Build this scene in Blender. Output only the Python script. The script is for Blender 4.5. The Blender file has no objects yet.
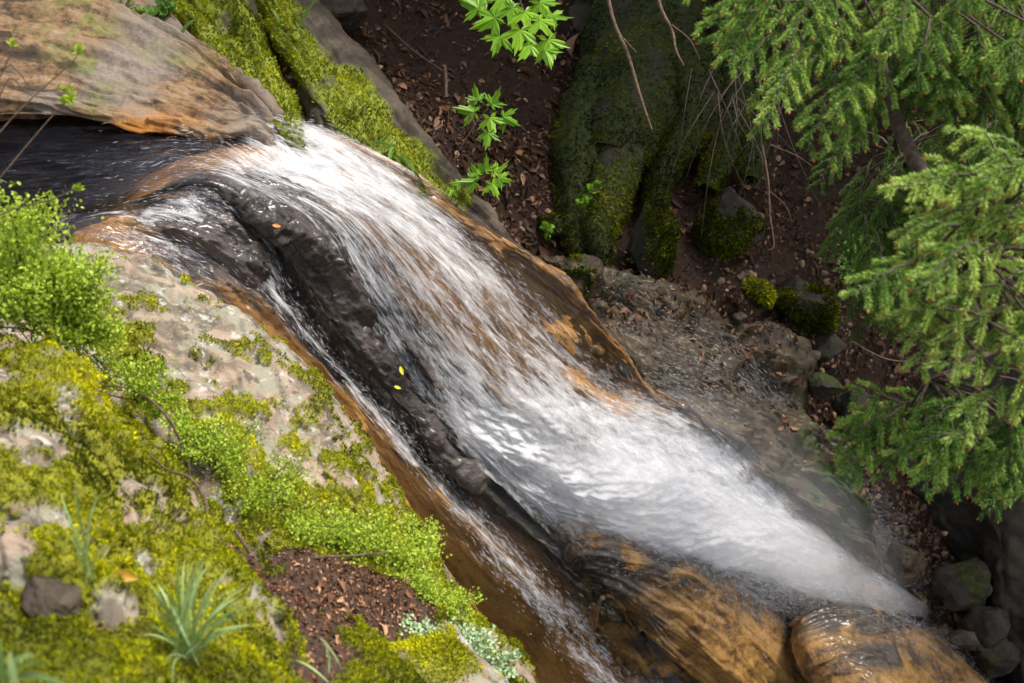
import bpy, math, random
import numpy as np
from mathutils import Vector

# ------------------------------------------------------------------ camera, light, exposure
sc = bpy.context.scene
C = bpy.data.collections.new("place"); sc.collection.children.link(C)
PITCH = math.radians(38.0); FPX = 995.0
cam_d = bpy.data.cameras.new("camera"); cam = bpy.data.objects.new("camera", cam_d); C.objects.link(cam)
cam_d.sensor_width = 36.0; cam_d.lens = 36.0*FPX/1024.0
cam_d.clip_start = 0.05; cam_d.clip_end = 300.0
cam.rotation_euler = (math.pi/2-PITCH, 0, 0); cam.location = (0, 0, 0)
cam_d.dof.use_dof = True; cam_d.dof.focus_distance = 4.6; cam_d.dof.aperture_fstop = 3.2
sc.camera = cam
SUN_EL, SUN_AZ = 62.0, 72.0          # azimuth from +Y towards +X
w = bpy.data.worlds.new("World"); sc.world = w; w.use_nodes = True
nt = w.node_tree; bg = nt.nodes["Background"]
sky = nt.nodes.new("ShaderNodeTexSky"); sky.sky_type = 'NISHITA'; sky.sun_disc = False
sky.sun_elevation = math.radians(SUN_EL); sky.sun_rotation = math.radians(SUN_AZ)
sky.air_density = 1.0; sky.dust_density = 4.0; sky.ozone_density = 0.6
hs = nt.nodes.new("ShaderNodeHueSaturation"); hs.inputs["Saturation"].default_value = 0.45
nt.links.new(sky.outputs[0], hs.inputs["Color"]); nt.links.new(hs.outputs[0], bg.inputs[0]); bg.inputs[1].default_value = 0.15
sl = bpy.data.lights.new("sun", 'SUN'); sl.energy = 2.6; sl.angle = math.radians(14); sl.color = (1, 0.95, 0.86)
sun = bpy.data.objects.new("sun", sl); C.objects.link(sun)
_e, _a = math.radians(SUN_EL), math.radians(SUN_AZ)
_sd = Vector((math.sin(_a)*math.cos(_e), math.cos(_a)*math.cos(_e), math.sin(_e)))
sun.rotation_euler = _sd.to_track_quat('Z', 'Y').to_euler(); sun.location = _sd*20
sc.view_settings.view_transform = 'Standard'; sc.view_settings.look = 'None'
sc.view_settings.exposure = 0.78; sc.view_settings.gamma = 1.0; sc.view_settings.use_curve_mapping = False
sc.cycles.max_bounces = 6; sc.cycles.diffuse_bounces = 3; sc.cycles.glossy_bounces = 2
sc.cycles.transmission_bounces = 3; sc.cycles.transparent_max_bounces = 14
sc.cycles.volume_bounces = 2
sc.cycles.caustics_reflective = False; sc.cycles.caustics_refractive = False
sc.cycles.use_adaptive_sampling = True; sc.cycles.adaptive_threshold = 0.02

rng = np.random.default_rng(11); random.seed(5)
cp, sp = math.cos(PITCH), math.sin(PITCH)
def P(px, py, d):
    x = (px-512)/FPX; y = (341.5-py)/FPX
    return np.array([x*d, d*(cp+y*sp), d*(-sp+y*cp)])
def PZ(px, py, z):
    y = (341.5-py)/FPX
    return P(px, py, z/(-sp+y*cp))
def PX(pts): return np.array([P(*p) for p in pts])

# ------------------------------------------------------------------ noise
def _h(ix, iy, iz, seed):
    n = (ix*374761393 + iy*668265263 + iz*1440662683 + seed*974634777) & 0xffffffff
    n = ((n ^ (n >> 13))*1274126177) & 0xffffffff
    return ((n ^ (n >> 16)) & 0xffff)/65535.0
def vnoise(p, seed=0):
    i = np.floor(p).astype(np.int64); f = p-i; f = f*f*f*(f*(f*6-15)+10)
    o = 0
    for a in (0, 1):
        for b in (0, 1):
            for c in (0, 1):
                wt = (f[..., 0] if a else 1-f[..., 0])*(f[..., 1] if b else 1-f[..., 1])*(f[..., 2] if c else 1-f[..., 2])
                o = o + wt*_h(i[..., 0]+a, i[..., 1]+b, i[..., 2]+c, seed)
    return o*2-1
def fbm(p, scale, oct=4, seed=0, gain=0.5):
    p = p*scale; o = 0; a = 1; t = 0
    for k in range(oct):
        o = o+a*vnoise(p, seed+k*17); t += a; a *= gain; p = p*2.03+5.1
    return o/t
def terr(q, k, seed, sharp=.18):
    t = fbm(q, 1, 4, seed, .55)*k; f = t-np.floor(t)
    return (np.floor(t)+ss(.5-sharp, .5+sharp, f))/k
def ss(a, b, x):
    t = np.clip((x-a)/(b-a), 0, 1); return t*t*(3-2*t)

# ------------------------------------------------------------------ objects
WORLD = {}
def tag(o, label=None, cat=None, group=None, kind=None):
    if label: o["label"] = label
    if cat: o["category"] = cat
    if group: o["group"] = group
    if kind: o["kind"] = kind
    return o
def link(o, loc, parent=None):
    C.objects.link(o); loc = np.array(loc, float); WORLD[o.name] = loc
    if parent is not None:
        o.parent = parent; o.location = loc-WORLD[parent.name]
    else: o.location = loc
    return o
def empty(name, loc, label=None, cat=None, group=None):
    o = bpy.data.objects.new(name, None); o.empty_display_size = 0.1
    link(o, loc); return tag(o, label, cat, group)
def mk(name, V, F, m, parent=None, base=None, smooth=True, attrs=None):
    V = np.asarray(V, float).reshape(-1, 3)
    if base is None:
        base = WORLD[parent.name] if parent is not None else np.array([(V[:, 0].min()+V[:, 0].max())/2, (V[:, 1].min()+V[:, 1].max())/2, V[:, 2].min()])
    if isinstance(F, np.ndarray): F = [F]
    me = bpy.data.meshes.new(name)
    me.vertices.add(len(V)); me.vertices.foreach_set("co", (V-base).astype(np.float32).ravel())
    nl = sum(f.size for f in F); nf = sum(len(f) for f in F)
    me.loops.add(nl); me.loops.foreach_set("vertex_index", np.concatenate([f.ravel() for f in F]).astype(np.int32))
    me.polygons.add(nf)
    st = np.concatenate([[0], np.cumsum(np.concatenate([np.full(len(f), f.shape[1]) for f in F]))[:-1]])
    me.polygons.foreach_set("loop_start", st.astype(np.int32))
    me.update(calc_edges=True)
    if smooth: me.polygons.foreach_set("use_smooth", np.ones(nf, bool))
    else: me.polygons.foreach_set("use_smooth", np.zeros(nf, bool))
    for k, v in (attrs or {}).items():
        a = me.attributes.new(k, 'FLOAT', 'POINT'); a.data.foreach_set("value", np.asarray(v, np.float32).ravel())
    me.materials.append(m); me.update()
    o = bpy.data.objects.new(name, me)
    return link(o, base, parent)

# ------------------------------------------------------------------ lofts: tensor Catmull-Rom over a control net
def cr1(A, n):
    """resample axis 0 of A to n rows with Catmull-Rom"""
    m = len(A); t = np.linspace(0, m-1, n); i = np.minimum(t.astype(int), m-2); f = (t-i)
    f = f.reshape((-1,)+(1,)*(A.ndim-1))
    E = np.concatenate([[2*A[0]-A[1]], A, [2*A[-1]-A[-2]]])
    p0, p1, p2, p3 = E[i], E[i+1], E[i+2], E[i+3]
    return 0.5*(2*p1+(p2-p0)*f+(2*p0-5*p1+4*p2-p3)*f*f+(3*p1-p0-3*p2+p3)*f**3)
def net(A, n, m):
    A = np.asarray(A, float)
    return np.swapaxes(cr1(np.swapaxes(cr1(A, n), 0, 1), m), 0, 1)
def gfaces(n, m):
    a = (np.arange(n-1)[:, None]*m+np.arange(m-1)[None]).ravel()
    return np.stack([a, a+m, a+m+1, a+1], 1)
def normals(G):
    du = np.gradient(G, axis=0); dv = np.gradient(G, axis=1)
    N = np.cross(du, dv); N /= np.linalg.norm(N, axis=-1, keepdims=True)+1e-9
    s = np.sign(N[..., 2].mean()); return N*(s if s else 1)
def toworld(rows):
    """rows of (px,py,d[,extra...]) -> world xyz + extras; None rows are filled by the caller"""
    return np.array([[np.concatenate([P(*c[:3]), np.array(c[3:], float)]) for c in r] for r in rows])
def sample(G, mask, count, rg=rng):
    """random points on a grid surface, weighted by mask*area. returns pos, normal, du, dv directions, (i,j) floats"""
    N = normals(G[..., :3]); du = np.gradient(G[..., :3], axis=0); dv = np.gradient(G[..., :3], axis=1)
    ar = np.linalg.norm(np.cross(du, dv), axis=-1)
    wgt = (ar*np.clip(mask, 0, None))[:-1, :-1].ravel(); wgt = wgt/wgt.sum()
    k = rg.choice(len(wgt), count, p=wgt); i, j = k//(G.shape[1]-1), k % (G.shape[1]-1)
    a, b = rg.random(count)[:, None], rg.random(count)[:, None]
    g = G[..., :3]
    pos = g[i, j]*(1-a)*(1-b)+g[i+1, j]*a*(1-b)+g[i, j+1]*(1-a)*b+g[i+1, j+1]*a*b
    return pos, N[i, j], du[i, j], dv[i, j], (i, j)

# ------------------------------------------------------------------ stamping of small templates
def basis(zdir, roll=None, n=None, rg=rng):
    z = zdir/(np.linalg.norm(zdir, axis=-1, keepdims=True)+1e-9)
    r = rg.normal(size=z.shape) if roll is None else roll
    x = np.cross(r, z); x /= np.linalg.norm(x, axis=-1, keepdims=True)+1e-9
    y = np.cross(z, x)
    return np.stack([x, y, z], -1)      # columns
def stamp(T, F, pos, B, scale):
    """T (k,3) template; B (n,3,3); scale (n,) or (n,3)"""
    s = np.asarray(scale, float)
    if s.ndim == 1: s = s[:, None]*np.ones(3)
    V = np.einsum('nij,nkj->nki', B, T[None]*s[:, None, :])+pos[:, None, :]
    n, k = len(pos), len(T)
    FF = (np.asarray(F)[None]+(np.arange(n)*k)[:, None, None]).reshape(-1, np.asarray(F).shape[1])
    return V.reshape(-1, 3), FF
def per(v, k): return np.repeat(v, k)
class Bag:
    def __init__(s): s.V = []; s.F = {}; s.A = []; s.n = 0
    def add(s, V, F, a=None):
        V = np.asarray(V).reshape(-1, 3); F = np.asarray(F)
        s.V.append(V); s.F.setdefault(F.shape[1], []).append(F+s.n); s.n += len(V)
        s.A.append(np.zeros(len(V)) if a is None else np.broadcast_to(np.asarray(a, float), (len(V),)))
    def build(s, name, m, parent=None, base=None, smooth=True):
        return mk(name, np.concatenate(s.V), [np.concatenate(f) for f in s.F.values()], m, parent, base, smooth, {"rnd": np.concatenate(s.A)})
# templates, length along +z (leaf face normal is +x)
BLADE = np.array([[0, -.5, 0], [0, .5, 0], [0, 0, 1.]]); BLADE_F = [[0, 1, 2]]
NEEDLE = np.array([[0, -.5, .0], [0, .5, .0], [.0, .4, .6], [0, -.4, .6], [0, 0, 1.]]); 
DIAM = np.array([[0, 0, 0], [0, .5, .45], [0, 0, 1.], [0, -.5, .45]]); DIAM_F = [[0, 1, 2, 3]]
LEAF = np.array([[0, 0, 0], [.08, .38, .25], [.12, .5, .55], [.02, .25, .85], [-.06, 0, 1.], [.02, -.25, .85], [.12, -.5, .55], [.08, -.38, .25], [-.03, 0, .5]])
LEAF_F = [[0, 1, 2, 8], [8, 2, 3, 4], [8, 4, 5, 6], [0, 8, 6, 7]]
DROP = np.array([[0, 0, 0], [.5, 0, .5], [-.25, .43, .5], [-.25, -.43, .5], [0, 0, 1.]]); DROP_F = [[0, 1, 2], [0, 2, 3], [0, 3, 1], [4, 2, 1], [4, 3, 2], [4, 1, 3]]

def tube(pts, rad, seg=8, sub=4, jit=0.0, seed=0, cap=True):
    pts = np.asarray(pts, float); rad = np.asarray(rad, float)
    A = cr1(np.concatenate([pts, rad[:, None]], 1), (len(pts)-1)*sub+1)
    p, r = A[:, :3], np.maximum(A[:, 3], 1e-4)
    t = np.gradient(p, axis=0); t /= np.linalg.norm(t, axis=1, keepdims=True)+1e-9
    ref = np.array([0.3, 0.5, 0.81]) if abs(t[0, 2]) < .9 else np.array([1., 0, 0])
    x = np.cross(t, ref); x /= np.linalg.norm(x, axis=1, keepdims=True)+1e-9; y = np.cross(t, x)
    a = np.linspace(0, 2*np.pi, seg, endpoint=False)
    ring = x[:, None]*np.cos(a)[None, :, None]+y[:, None]*np.sin(a)[None, :, None]
    rr = r[:, None]*np.ones(seg)
    V = p[:, None]+ring*rr[..., None]
    if jit: V = V+ring*(fbm(V, 1.0/(r.max()*1.2), 4, seed)*rr*jit)[..., None]
    n = len(p); k = np.arange(n-1)[:, None]*seg; j = np.arange(seg)[None]
    F = np.stack([k+j, k+(j+1) % seg, k+seg+(j+1) % seg, k+seg+j], -1).reshape(-1, 4)
    return V.reshape(-1, 3), F

# ------------------------------------------------------------------ materials
class S:
    def __init__(s, name):
        s.m = bpy.data.materials.new(name); s.m.use_nodes = True; s.t = s.m.node_tree
        s.t.nodes.clear(); s.out = s.t.nodes.new("ShaderNodeOutputMaterial")
    def n(s, ty, ins=None, **kw):
        o = s.t.nodes.new(ty)
        for k, v in kw.items(): setattr(o, k, v)
        for k, v in (ins or {}).items(): s.set(o.inputs[k], v)
        return o
    def set(s, sock, v):
        if isinstance(v, bpy.types.NodeSocket): s.t.links.new(v, sock)
        elif v is not None:
            if hasattr(sock.default_value, '__len__') and not isinstance(v, (int, float)) and len(v) == 3 and len(sock.default_value) == 4: v = (*v, 1)
            sock.default_value = v
    def co(s): return s.n("ShaderNodeTexCoord").outputs["Object"]
    def attr(s, a): return s.n("ShaderNodeAttribute", attribute_name=a).outputs["Fac"]
    def uv(s, su, sv, k=0.0):
        return s.n("ShaderNodeCombineXYZ", {0: s.ma('MULTIPLY', s.attr("u"), su), 1: s.ma('MULTIPLY', s.attr("v"), sv), 2: k}).outputs[0]
    def map(s, v, scale=(1, 1, 1), rot=(0, 0, 0), loc=(0, 0, 0)):
        return s.n("ShaderNodeMapping", {0: v, 1: loc, 2: rot, 3: scale}).outputs[0]
    def no(s, v, scale=5, det=4, ro=.55, dist=0.0):
        return s.n("ShaderNodeTexNoise", {"Vector": v, "Scale": scale, "Detail": det, "Roughness": ro, "Distortion": dist}).outputs["Fac"]
    def vo(s, v, scale=5, out="Distance", feat='F1'):
        return s.n("ShaderNodeTexVoronoi", {"Vector": v, "Scale": scale}, feature=feat).outputs[out]
    def ma(s, op, a, b=0.0, clamp=False):
        return s.n("ShaderNodeMath", {0: a, 1: b}, operation=op, use_clamp=clamp).outputs[0]
    def st(s, a, lo, hi, to=(0, 1)):
        return s.n("ShaderNodeMapRange", {0: a, 1: lo, 2: hi, 3: to[0], 4: to[1]}, interpolation_type='SMOOTHSTEP').outputs[0]
    def ramp(s, f, stops):
        r = s.n("ShaderNodeValToRGB", {0: f}); e = r.color_ramp.elements
        while len(e) < len(stops): e.new(.5)
        for q, (p_, c_) in zip(e, stops): q.position = p_; q.color = (*c_, 1)
        return r.outputs[0]
    def mix(s, f, a, b, mode='MIX'):
        o = s.n("ShaderNodeMix", data_type='RGBA', blend_type=mode)
        s.set(o.inputs[0], f); s.set(o.inputs[6], a); s.set(o.inputs[7], b); return o.outputs[2]
    def bump(s, h, st=.5, d=.01, nrm=None):
        return s.n("ShaderNodeBump", {"Height": h, "Strength": st, "Distance": d, "Normal": nrm} if nrm else {"Height": h, "Strength": st, "Distance": d}).outputs[0]
    def pr(s, col, ro=.7, nrm=None, spec=.4, coat=0, coatr=.1, trans=None):
        i = {"Base Color": col, "Roughness": ro, "Specular IOR Level": spec, "Coat Weight": coat, "Coat Roughness": coatr}
        if nrm is not None: i["Normal"] = nrm
        return s.n("ShaderNodeBsdfPrincipled", i).outputs[0]
    def mixs(s, f, a, b): return s.n("ShaderNodeMixShader", {0: f, 1: a, 2: b}).outputs[0]
    def end(s, sh): s.t.links.new(sh, s.out.inputs[0]); return s.m

def leaf_mat(name, c1, c2, ro=.5, tl=.35, spec=.35, c3=None):
    s = S(name); r = s.attr("rnd")
    st = [(0, c1), (1, c2)] if c3 is None else [(0, c1), (.5, c2), (1, c3)]
    col = s.ramp(r, st)
    if 'needles' in name: col = s.mix(s.ma('GREATER_THAN', r, 1.5), col, (.50, .20, .035))
    p = s.pr(col, ro, spec=spec)
    t = s.n("ShaderNodeBsdfTranslucent", {0: s.mix(.5, col, (.35, .45, .04), 'MIX')}).outputs[0]
    return s.end(s.mixs(tl, p, t))
M = {}
M['needle'] = leaf_mat('spruce_needles', (.03, .10, .016), (.16, .33, .05), .4, .32, c3=(.56, .70, .17))
M['needle_dark'] = leaf_mat('shade_toned_needles', (.03, .08, .012), (.13, .24, .035), .5, .25)  # darker copy of the spruce needles, shade put into the colour
M['bud'] = leaf_mat('spruce_buds', (.55, .18, .03), (.65, .40, .06), .5, .2)
M['shrub'] = leaf_mat('shrub_leaves', (.12, .22, .02), (.36, .50, .03), .45, .35, c3=(.62, .72, .10))
M['maple'] = leaf_mat('maple_leaves', (.14, .32, .015), (.28, .52, .03), .4, .4)
M['grass'] = leaf_mat('grass_blades', (.16, .28, .08), (.42, .55, .24), .45, .35)
M['fern'] = leaf_mat('fern_fronds', (.08, .20, .03), (.2, .36, .08), .45, .35)
M['lichen'] = leaf_mat('pale_lichen', (.28, .42, .20), (.50, .62, .36), .8, .1)
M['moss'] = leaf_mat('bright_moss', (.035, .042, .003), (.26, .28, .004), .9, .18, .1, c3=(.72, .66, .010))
M['moss_dark'] = leaf_mat('shade_toned_moss', (.007, .009, .001), (.040, .048, .002), .95, .05, .05, c3=(.17, .18, .006))  # the same moss for the background, with its shade darkened into the colour
M['litter'] = leaf_mat('dead_leaves', (.025, .011, .007), (.10, .042, .022), .6, .05, .3, c3=(.36, .19, .10))
M['litter_red'] = leaf_mat('red_dead_leaves', (.05, .022, .012), (.20, .085, .042), .6, .05, .3, c3=(.50, .28, .16))

def bark(name, c1, c2):
    s = S(name); c = s.co(); n = s.no(s.map(c, (1, 1, .3)), 60, 5)
    return s.end(s.pr(s.ramp(n, [(.3, c1), (.7, c2)]), .85, s.bump(n, .8, .006)))
M['bark'] = bark('bark', (.03, .02, .016), (.13, .09, .07))
M['twig'] = bark('twig_bark', (.05, .03, .02), (.16, .10, .065))

def rock_fg():
    s = S('lichen_rock'); c = s.co()
    big = s.no(c, 2.2, 5, .6); med = s.no(c, 9, 6, .62, .4); fine = s.no(c, 60, 5, .7)
    st = s.map(c, (1, 3.2, 3.2), (0.2, .3, -.6)); band = s.no(st, 3.4, 6, .62, .6)
    col = s.ramp(band, [(.28, (.10, .085, .065)), (.42, (.16, .13, .095)), (.52, (.29, .215, .155)), (.66, (.39, .30, .225)), (.8, (.25, .215, .17))])
    col = s.mix(s.st(med, .50, .60), col, (.27, .255, .19))                 # grey-olive crust
    spots = s.st(s.vo(s.map(c, (1, 1, 1)), 26), .0, .32)
    col = s.mix(s.ma('MULTIPLY', s.st(s.no(c, 14, 5, .7), .56, .64), .85), col, (.46, .44, .40))   # pale lichen
    col = s.mix(s.ma('MULTIPLY', s.st(s.no(s.map(c, loc=(4, 2, 1)), 15, 6, .75), .53, .60), .85), col, (.09, .08, .06))
    col = s.mix(s.ma('MULTIPLY', s.st(fine, .55, .75), .35), col, (.10, .09, .07))
    wet = s.attr("wet")
    orange = s.ramp(s.no(c, 6, 5), [(.35, (.20, .085, .014)), (.65, (.42, .20, .035))])
    col = s.mix(wet, col, orange)
    mo = s.attr("moss"); mn = s.ramp(s.no(c, 45, 4), [(.3, (.09, .10, .004)), (.7, (.27, .26, .01))])
    col = s.mix(mo, col, mn)
    h = s.ma('ADD', s.ma('MULTIPLY', med, .6), s.ma('MULTIPLY', fine, .4))
    return s.end(s.pr(col, s.st(wet, 0, 1, (.85, .3)), s.bump(h, .9, .02)))
M['rock_fg'] = rock_fg()

def rock_gen(name, cols, mossc=((.02, .035, .004), (.09, .13, .008)), ro=.75, scale=1.0, strata=None, orange=False, coat=0, band=None):
    s = S(name); c = s.co()
    b = s.no(s.map(c, *(strata or ((1, 1, 1), (0, 0, 0)))), 4*scale, 6, .62, .4)
    if band: b = s.ma('ADD', s.ma('MULTIPLY', s.no(c, 9*scale, 8, .72), 1-band[2]), s.ma('MULTIPLY', s.no(s.uv(band[0], band[1]), 1, 6, .68, .3), band[2]))
    f = s.no(c, 38*scale, 5, .7)
    col = s.ramp(b, cols)
    col = s.mix(s.ma('MULTIPLY', s.st(f, .5, .7), .4), col, tuple(q*.4 for q in cols[0][1]))
    if orange:
        col = s.mix(s.ma('MULTIPLY', s.st(s.no(c, 1.4, 4), .46, .6), .75), col, s.ramp(f, [(.3, (.12, .10, .085)), (.7, (.28, .235, .20))]))
        col = s.mix(s.attr("wet"), col, s.ramp(b, [(.35, (.16, .05, .008)), (.65, (.50, .20, .02))]))
    mm = s.ramp(s.no(c, 30*scale, 4), [(.3, mossc[0]), (.7, mossc[1])])
    col = s.mix(s.attr("moss"), col, mm)
    h = s.ma('ADD', s.ma('MULTIPLY', b, .5), s.ma('ADD', s.ma('MULTIPLY', f, .3), s.ma('MULTIPLY', s.no(c, 95*scale, 4, .7), .15)))
    return s.end(s.pr(col, ro, s.bump(h, .9, .03/scale), coat=coat, coatr=.15))
M['rock_tan'] = rock_gen('tan_strata_rock', [(.38, (.03, .02, .012)), (.455, (.07, .04, .02)), (.50, (.20, .115, .05)), (.56, (.26, .17, .095)), (.7, (.27, .215, .185))],
                         ((.06, .07, .01), (.2, .22, .05)), .7, 1.2, None, True, band=(13, 1.3, .5))
M['rock_grey'] = rock_gen('grey_brown_rock', [(.3, (.018, .013, .008)), (.5, (.055, .040, .025)), (.7, (.13, .10, .066))], ((.06, .08, .004), (.26, .30, .01)), .65, 1.3)
M['rock_shade'] = rock_gen('shade_toned_gully_rock', [(.3, (.010, .008, .005)), (.5, (.034, .026, .017)), (.7, (.085, .065, .043))], ((.008, .013, .002), (.05, .065, .004)), .8, 1.0)  # grey-brown rock and moss again, shade darkened into both colours
M['rock_wet'] = rock_gen('wet_gully_rock', [(.3, (.014, .008, .004)), (.5, (.044, .028, .012)), (.72, (.11, .075, .035))], ((.012, .025, .003), (.04, .075, .006)), .55, .9, ((1, 2.2, 2.2), (0, .4, 0)), coat=.08)
M['rock_orange'] = rock_gen('wet_orange_rock', [(.32, (.03, .019, .012)), (.43, (.10, .05, .018)), (.50, (.29, .15, .038)), (.58, (.38, .21, .06)), (.68, (.20, .115, .05))],
                            ((.03, .025, .02), (.07, .05, .035)), .42, .9, None, coat=.22, band=(9, 1.3, .38))

def bed_mat():
    s = S('stream_bedrock'); z = s.attr("zone"); c = s.co()
    n1 = s.no(s.uv(5, 1.3), 1, 6, .62, .5); n2 = s.no(s.uv(26, 5, 3), 1, 5, .65, .3); n3 = s.no(c, 55, 4, .7)
    dark = s.ramp(n1, [(.3, (.022, .016, .014)), (.55, (.068, .054, .05)), (.75, (.14, .11, .095))])
    org = s.ramp(n1, [(.25, (.07, .035, .015)), (.42, (.27, .125, .03)), (.55, (.44, .22, .052)), (.7, (.33, .19, .08)), (.82, (.18, .10, .055))])
    zz = s.st(s.ma('ADD', z, s.ma('MULTIPLY', s.ma('SUBTRACT', n2, .5), 1.1)), .3, .7)
    col = s.mix(zz, dark, org)
    col = s.mix(s.ma('MULTIPLY', s.st(n2, .55, .7), .5), col, (.03, .022, .016))
    col = s.mix(s.ma('MULTIPLY', s.attr("moss"), s.st(s.no(c, 25, 4), .4, .6)), col, (.10, .12, .008))
    h = s.ma('ADD', s.ma('MULTIPLY', n2, .6), s.ma('MULTIPLY', n3, .25))
    return s.end(s.pr(col, s.st(n3, .3, .7, (.18, .5)), s.bump(h, 1.0, .04), coat=.45, coatr=.1))
M['bed'] = bed_mat()

def ground_mat():
    s = S('leaf_litter_soil'); c = s.co()
    v = s.n("ShaderNodeTexVoronoi", {"Vector": s.map(c, (1, 1, 1)), "Scale": 32.0}).outputs["Color"]
    n = s.no(c, 24, 6, .7); b = s.no(c, 1.6, 4)
    col = s.ramp(n, [(.3, (.015, .007, .003)), (.55, (.050, .023, .009)), (.75, (.12, .058, .024))])
    col = s.mix(.35, col, s.mix(.8, v, (.09, .045, .03)), 'OVERLAY')
    return s.end(s.pr(col, .8, s.bump(n, 1, .03)))
M['ground'] = ground_mat()
def bank_mat():
    s = S('mossy_bank_soil'); c = s.co(); n = s.no(c, 40, 6, .7)
    col = s.ramp(n, [(.3, (.025, .014, .010)), (.6, (.10, .055, .035)), (.75, (.18, .11, .07))])
    col = s.mix(s.attr("moss"), col, s.ramp(s.no(c, 50, 4), [(.3, (.07, .085, .004)), (.7, (.22, .22, .01))]))
    return s.end(s.pr(col, .85, s.bump(n, 1, .02)))
M['bank'] = bank_mat()

def water_mat(name, clear=True, au=(7, 26, 70), av=(2.0, 5.5, 14), k=0.0, dens=1.0, soft=.075, dst=.8):
    s = S(name); f = s.attr("foam"); c = s.co()
    na = s.no(s.uv(au[0], av[0], k), 1, 4, .6, dst); nb = s.no(s.uv(au[1], av[1], k+3), 1, 4, .62, .7); nc = s.no(s.uv(au[2], av[2], k+7), 1, 3, .6, .5)
    val = s.ma('ADD', s.ma('MULTIPLY', na, .36), s.ma('ADD', s.ma('MULTIPLY', nb, .42), s.ma('MULTIPLY', nc, .22)))
    thr = s.ma('SUBTRACT', .72, s.ma('MULTIPLY', f, .42))
    al = s.ma('DIVIDE', s.ma('SUBTRACT', val, s.ma('SUBTRACT', thr, soft)), 2*soft, clamp=True)
    al = s.ma('MULTIPLY', s.ma('POWER', al, 1.15), dens)
    nrm = s.bump(s.ma('ADD', nb, s.ma('MULTIPLY', nc, .5)), .5, .02)
    col = s.mix(nc, (.80, .80, .83), (.94, .94, .96))
    white = s.mixs(.4, s.pr(col, .45, nrm, .5), s.n("ShaderNodeBsdfTranslucent", {0: (.95, .95, .97), "Normal": nrm}).outputs[0])
    tr = s.n("ShaderNodeBsdfTransparent").outputs[0]
    if clear:
        d = s.attr("deep")
        tr = s.n("ShaderNodeBsdfTransparent", {0: s.mix(d, (.93, .92, .89), (.26, .22, .17))}).outputs[0]
        g = s.n("ShaderNodeBsdfGlossy", {0: (.9, .88, .98), 1: .16, "Normal": nrm}).outputs[0]
        fr = s.n("ShaderNodeFresnel", {0: 1.33, 1: nrm}).outputs[0]
        tr = s.mixs(s.ma('MULTIPLY', fr, s.ma('SUBTRACT', 1.7, d), True), tr, g)
    return s.end(s.mixs(al, tr, white))
M['water'] = water_mat('running_water')
M['foam1'] = water_mat('white_water', False, (9, 30, 80), (2.6, 7.0, 17), 11.0, .9, .07)
M['foam2'] = water_mat('white_spray_sheet', False, (10, 30, 80), (2.6, 7.5, 18), 23.0, .8, .09)
M['splash'] = water_mat('churned_white_water', False, (6, 17, 48), (2.4, 7, 22), 41.0, .9, .15, 1.6)
def spray_mat(name, a):
    s = S(name)
    d = s.mixs(.5, s.n("ShaderNodeBsdfDiffuse", {0: (.97, .97, .98)}).outputs[0], s.n("ShaderNodeBsdfTranslucent", {0: (.93, .93, .96)}).outputs[0])
    return s.end(s.mixs(s.ma('MULTIPLY', s.attr("rnd"), a), s.n("ShaderNodeBsdfTransparent").outputs[0], d))
M['spray'] = spray_mat('water_droplets', .75)

# ================================================================== THE SETTING
# ---- ravine ground: heightfield loft behind and under everything
gpx = [-900, -300, 100, 280, 400, 550, 700, 850, 950, 1100, 1500, 2100]
gd = {-400: [8.5, 8.0, 8.0, 8.2, 8.6, 9.2, 9.3, 9.4, 9.5, 9.5, 9.5, 9.5],
      -150: [7.5, 7.0, 6.8, 7.0, 7.5, 8.2, 8.3, 8.5, 8.6, 8.6, 8.6, 8.8],
      0: [6.2, 6.0, 6.0, 6.2, 6.9, 7.5, 7.7, 7.9, 7.9, 8.0, 8.0, 8.2],
      100: [5.8, 5.5, 5.4, 5.55, 6.2, 7.0, 7.4, 7.7, 7.8, 7.9, 7.9, 8.0],
      200: [5.6, 5.4, 5.3, 5.4, 5.9, 6.6, 7.1, 7.5, 7.7, 7.8, 7.8, 8],
      300: [5.6, 5.5, 5.5, 5.6, 5.95, 6.4, 6.85, 7.3, 7.6, 7.7, 7.8, 8],
      400: [5.8, 5.8, 5.9, 6.0, 6.2, 6.5, 6.9, 7.3, 7.6, 7.7, 7.8, 8],
      500: [6.2, 6.2, 6.3, 6.4, 6.5, 6.8, 7.1, 7.4, 7.6, 7.7, 7.8, 8],
      620: [6.8, 6.8, 6.8, 6.9, 7.0, 7.1, 7.3, 7.4, 7.5, 7.6, 7.8, 8],
      800: [7.8]*12, 1000: [8.6]*12}
G0 = net(toworld([[(x, py, d) for x, d in zip(gpx, ds)] for py, ds in gd.items()]), 330, 420)
Ng = normals(G0)
G = G0+Ng*(fbm(G0, 1.1, 5, 3)*.16+fbm(G0, 5, 4, 9)*.035)[..., None]
mk("ravine_slope", G, gfaces(*G.shape[:2]), M['ground'], base=(0, 6, -4)); tag(bpy.data.objects["ravine_slope"], kind="structure")
GROUND = G
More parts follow.
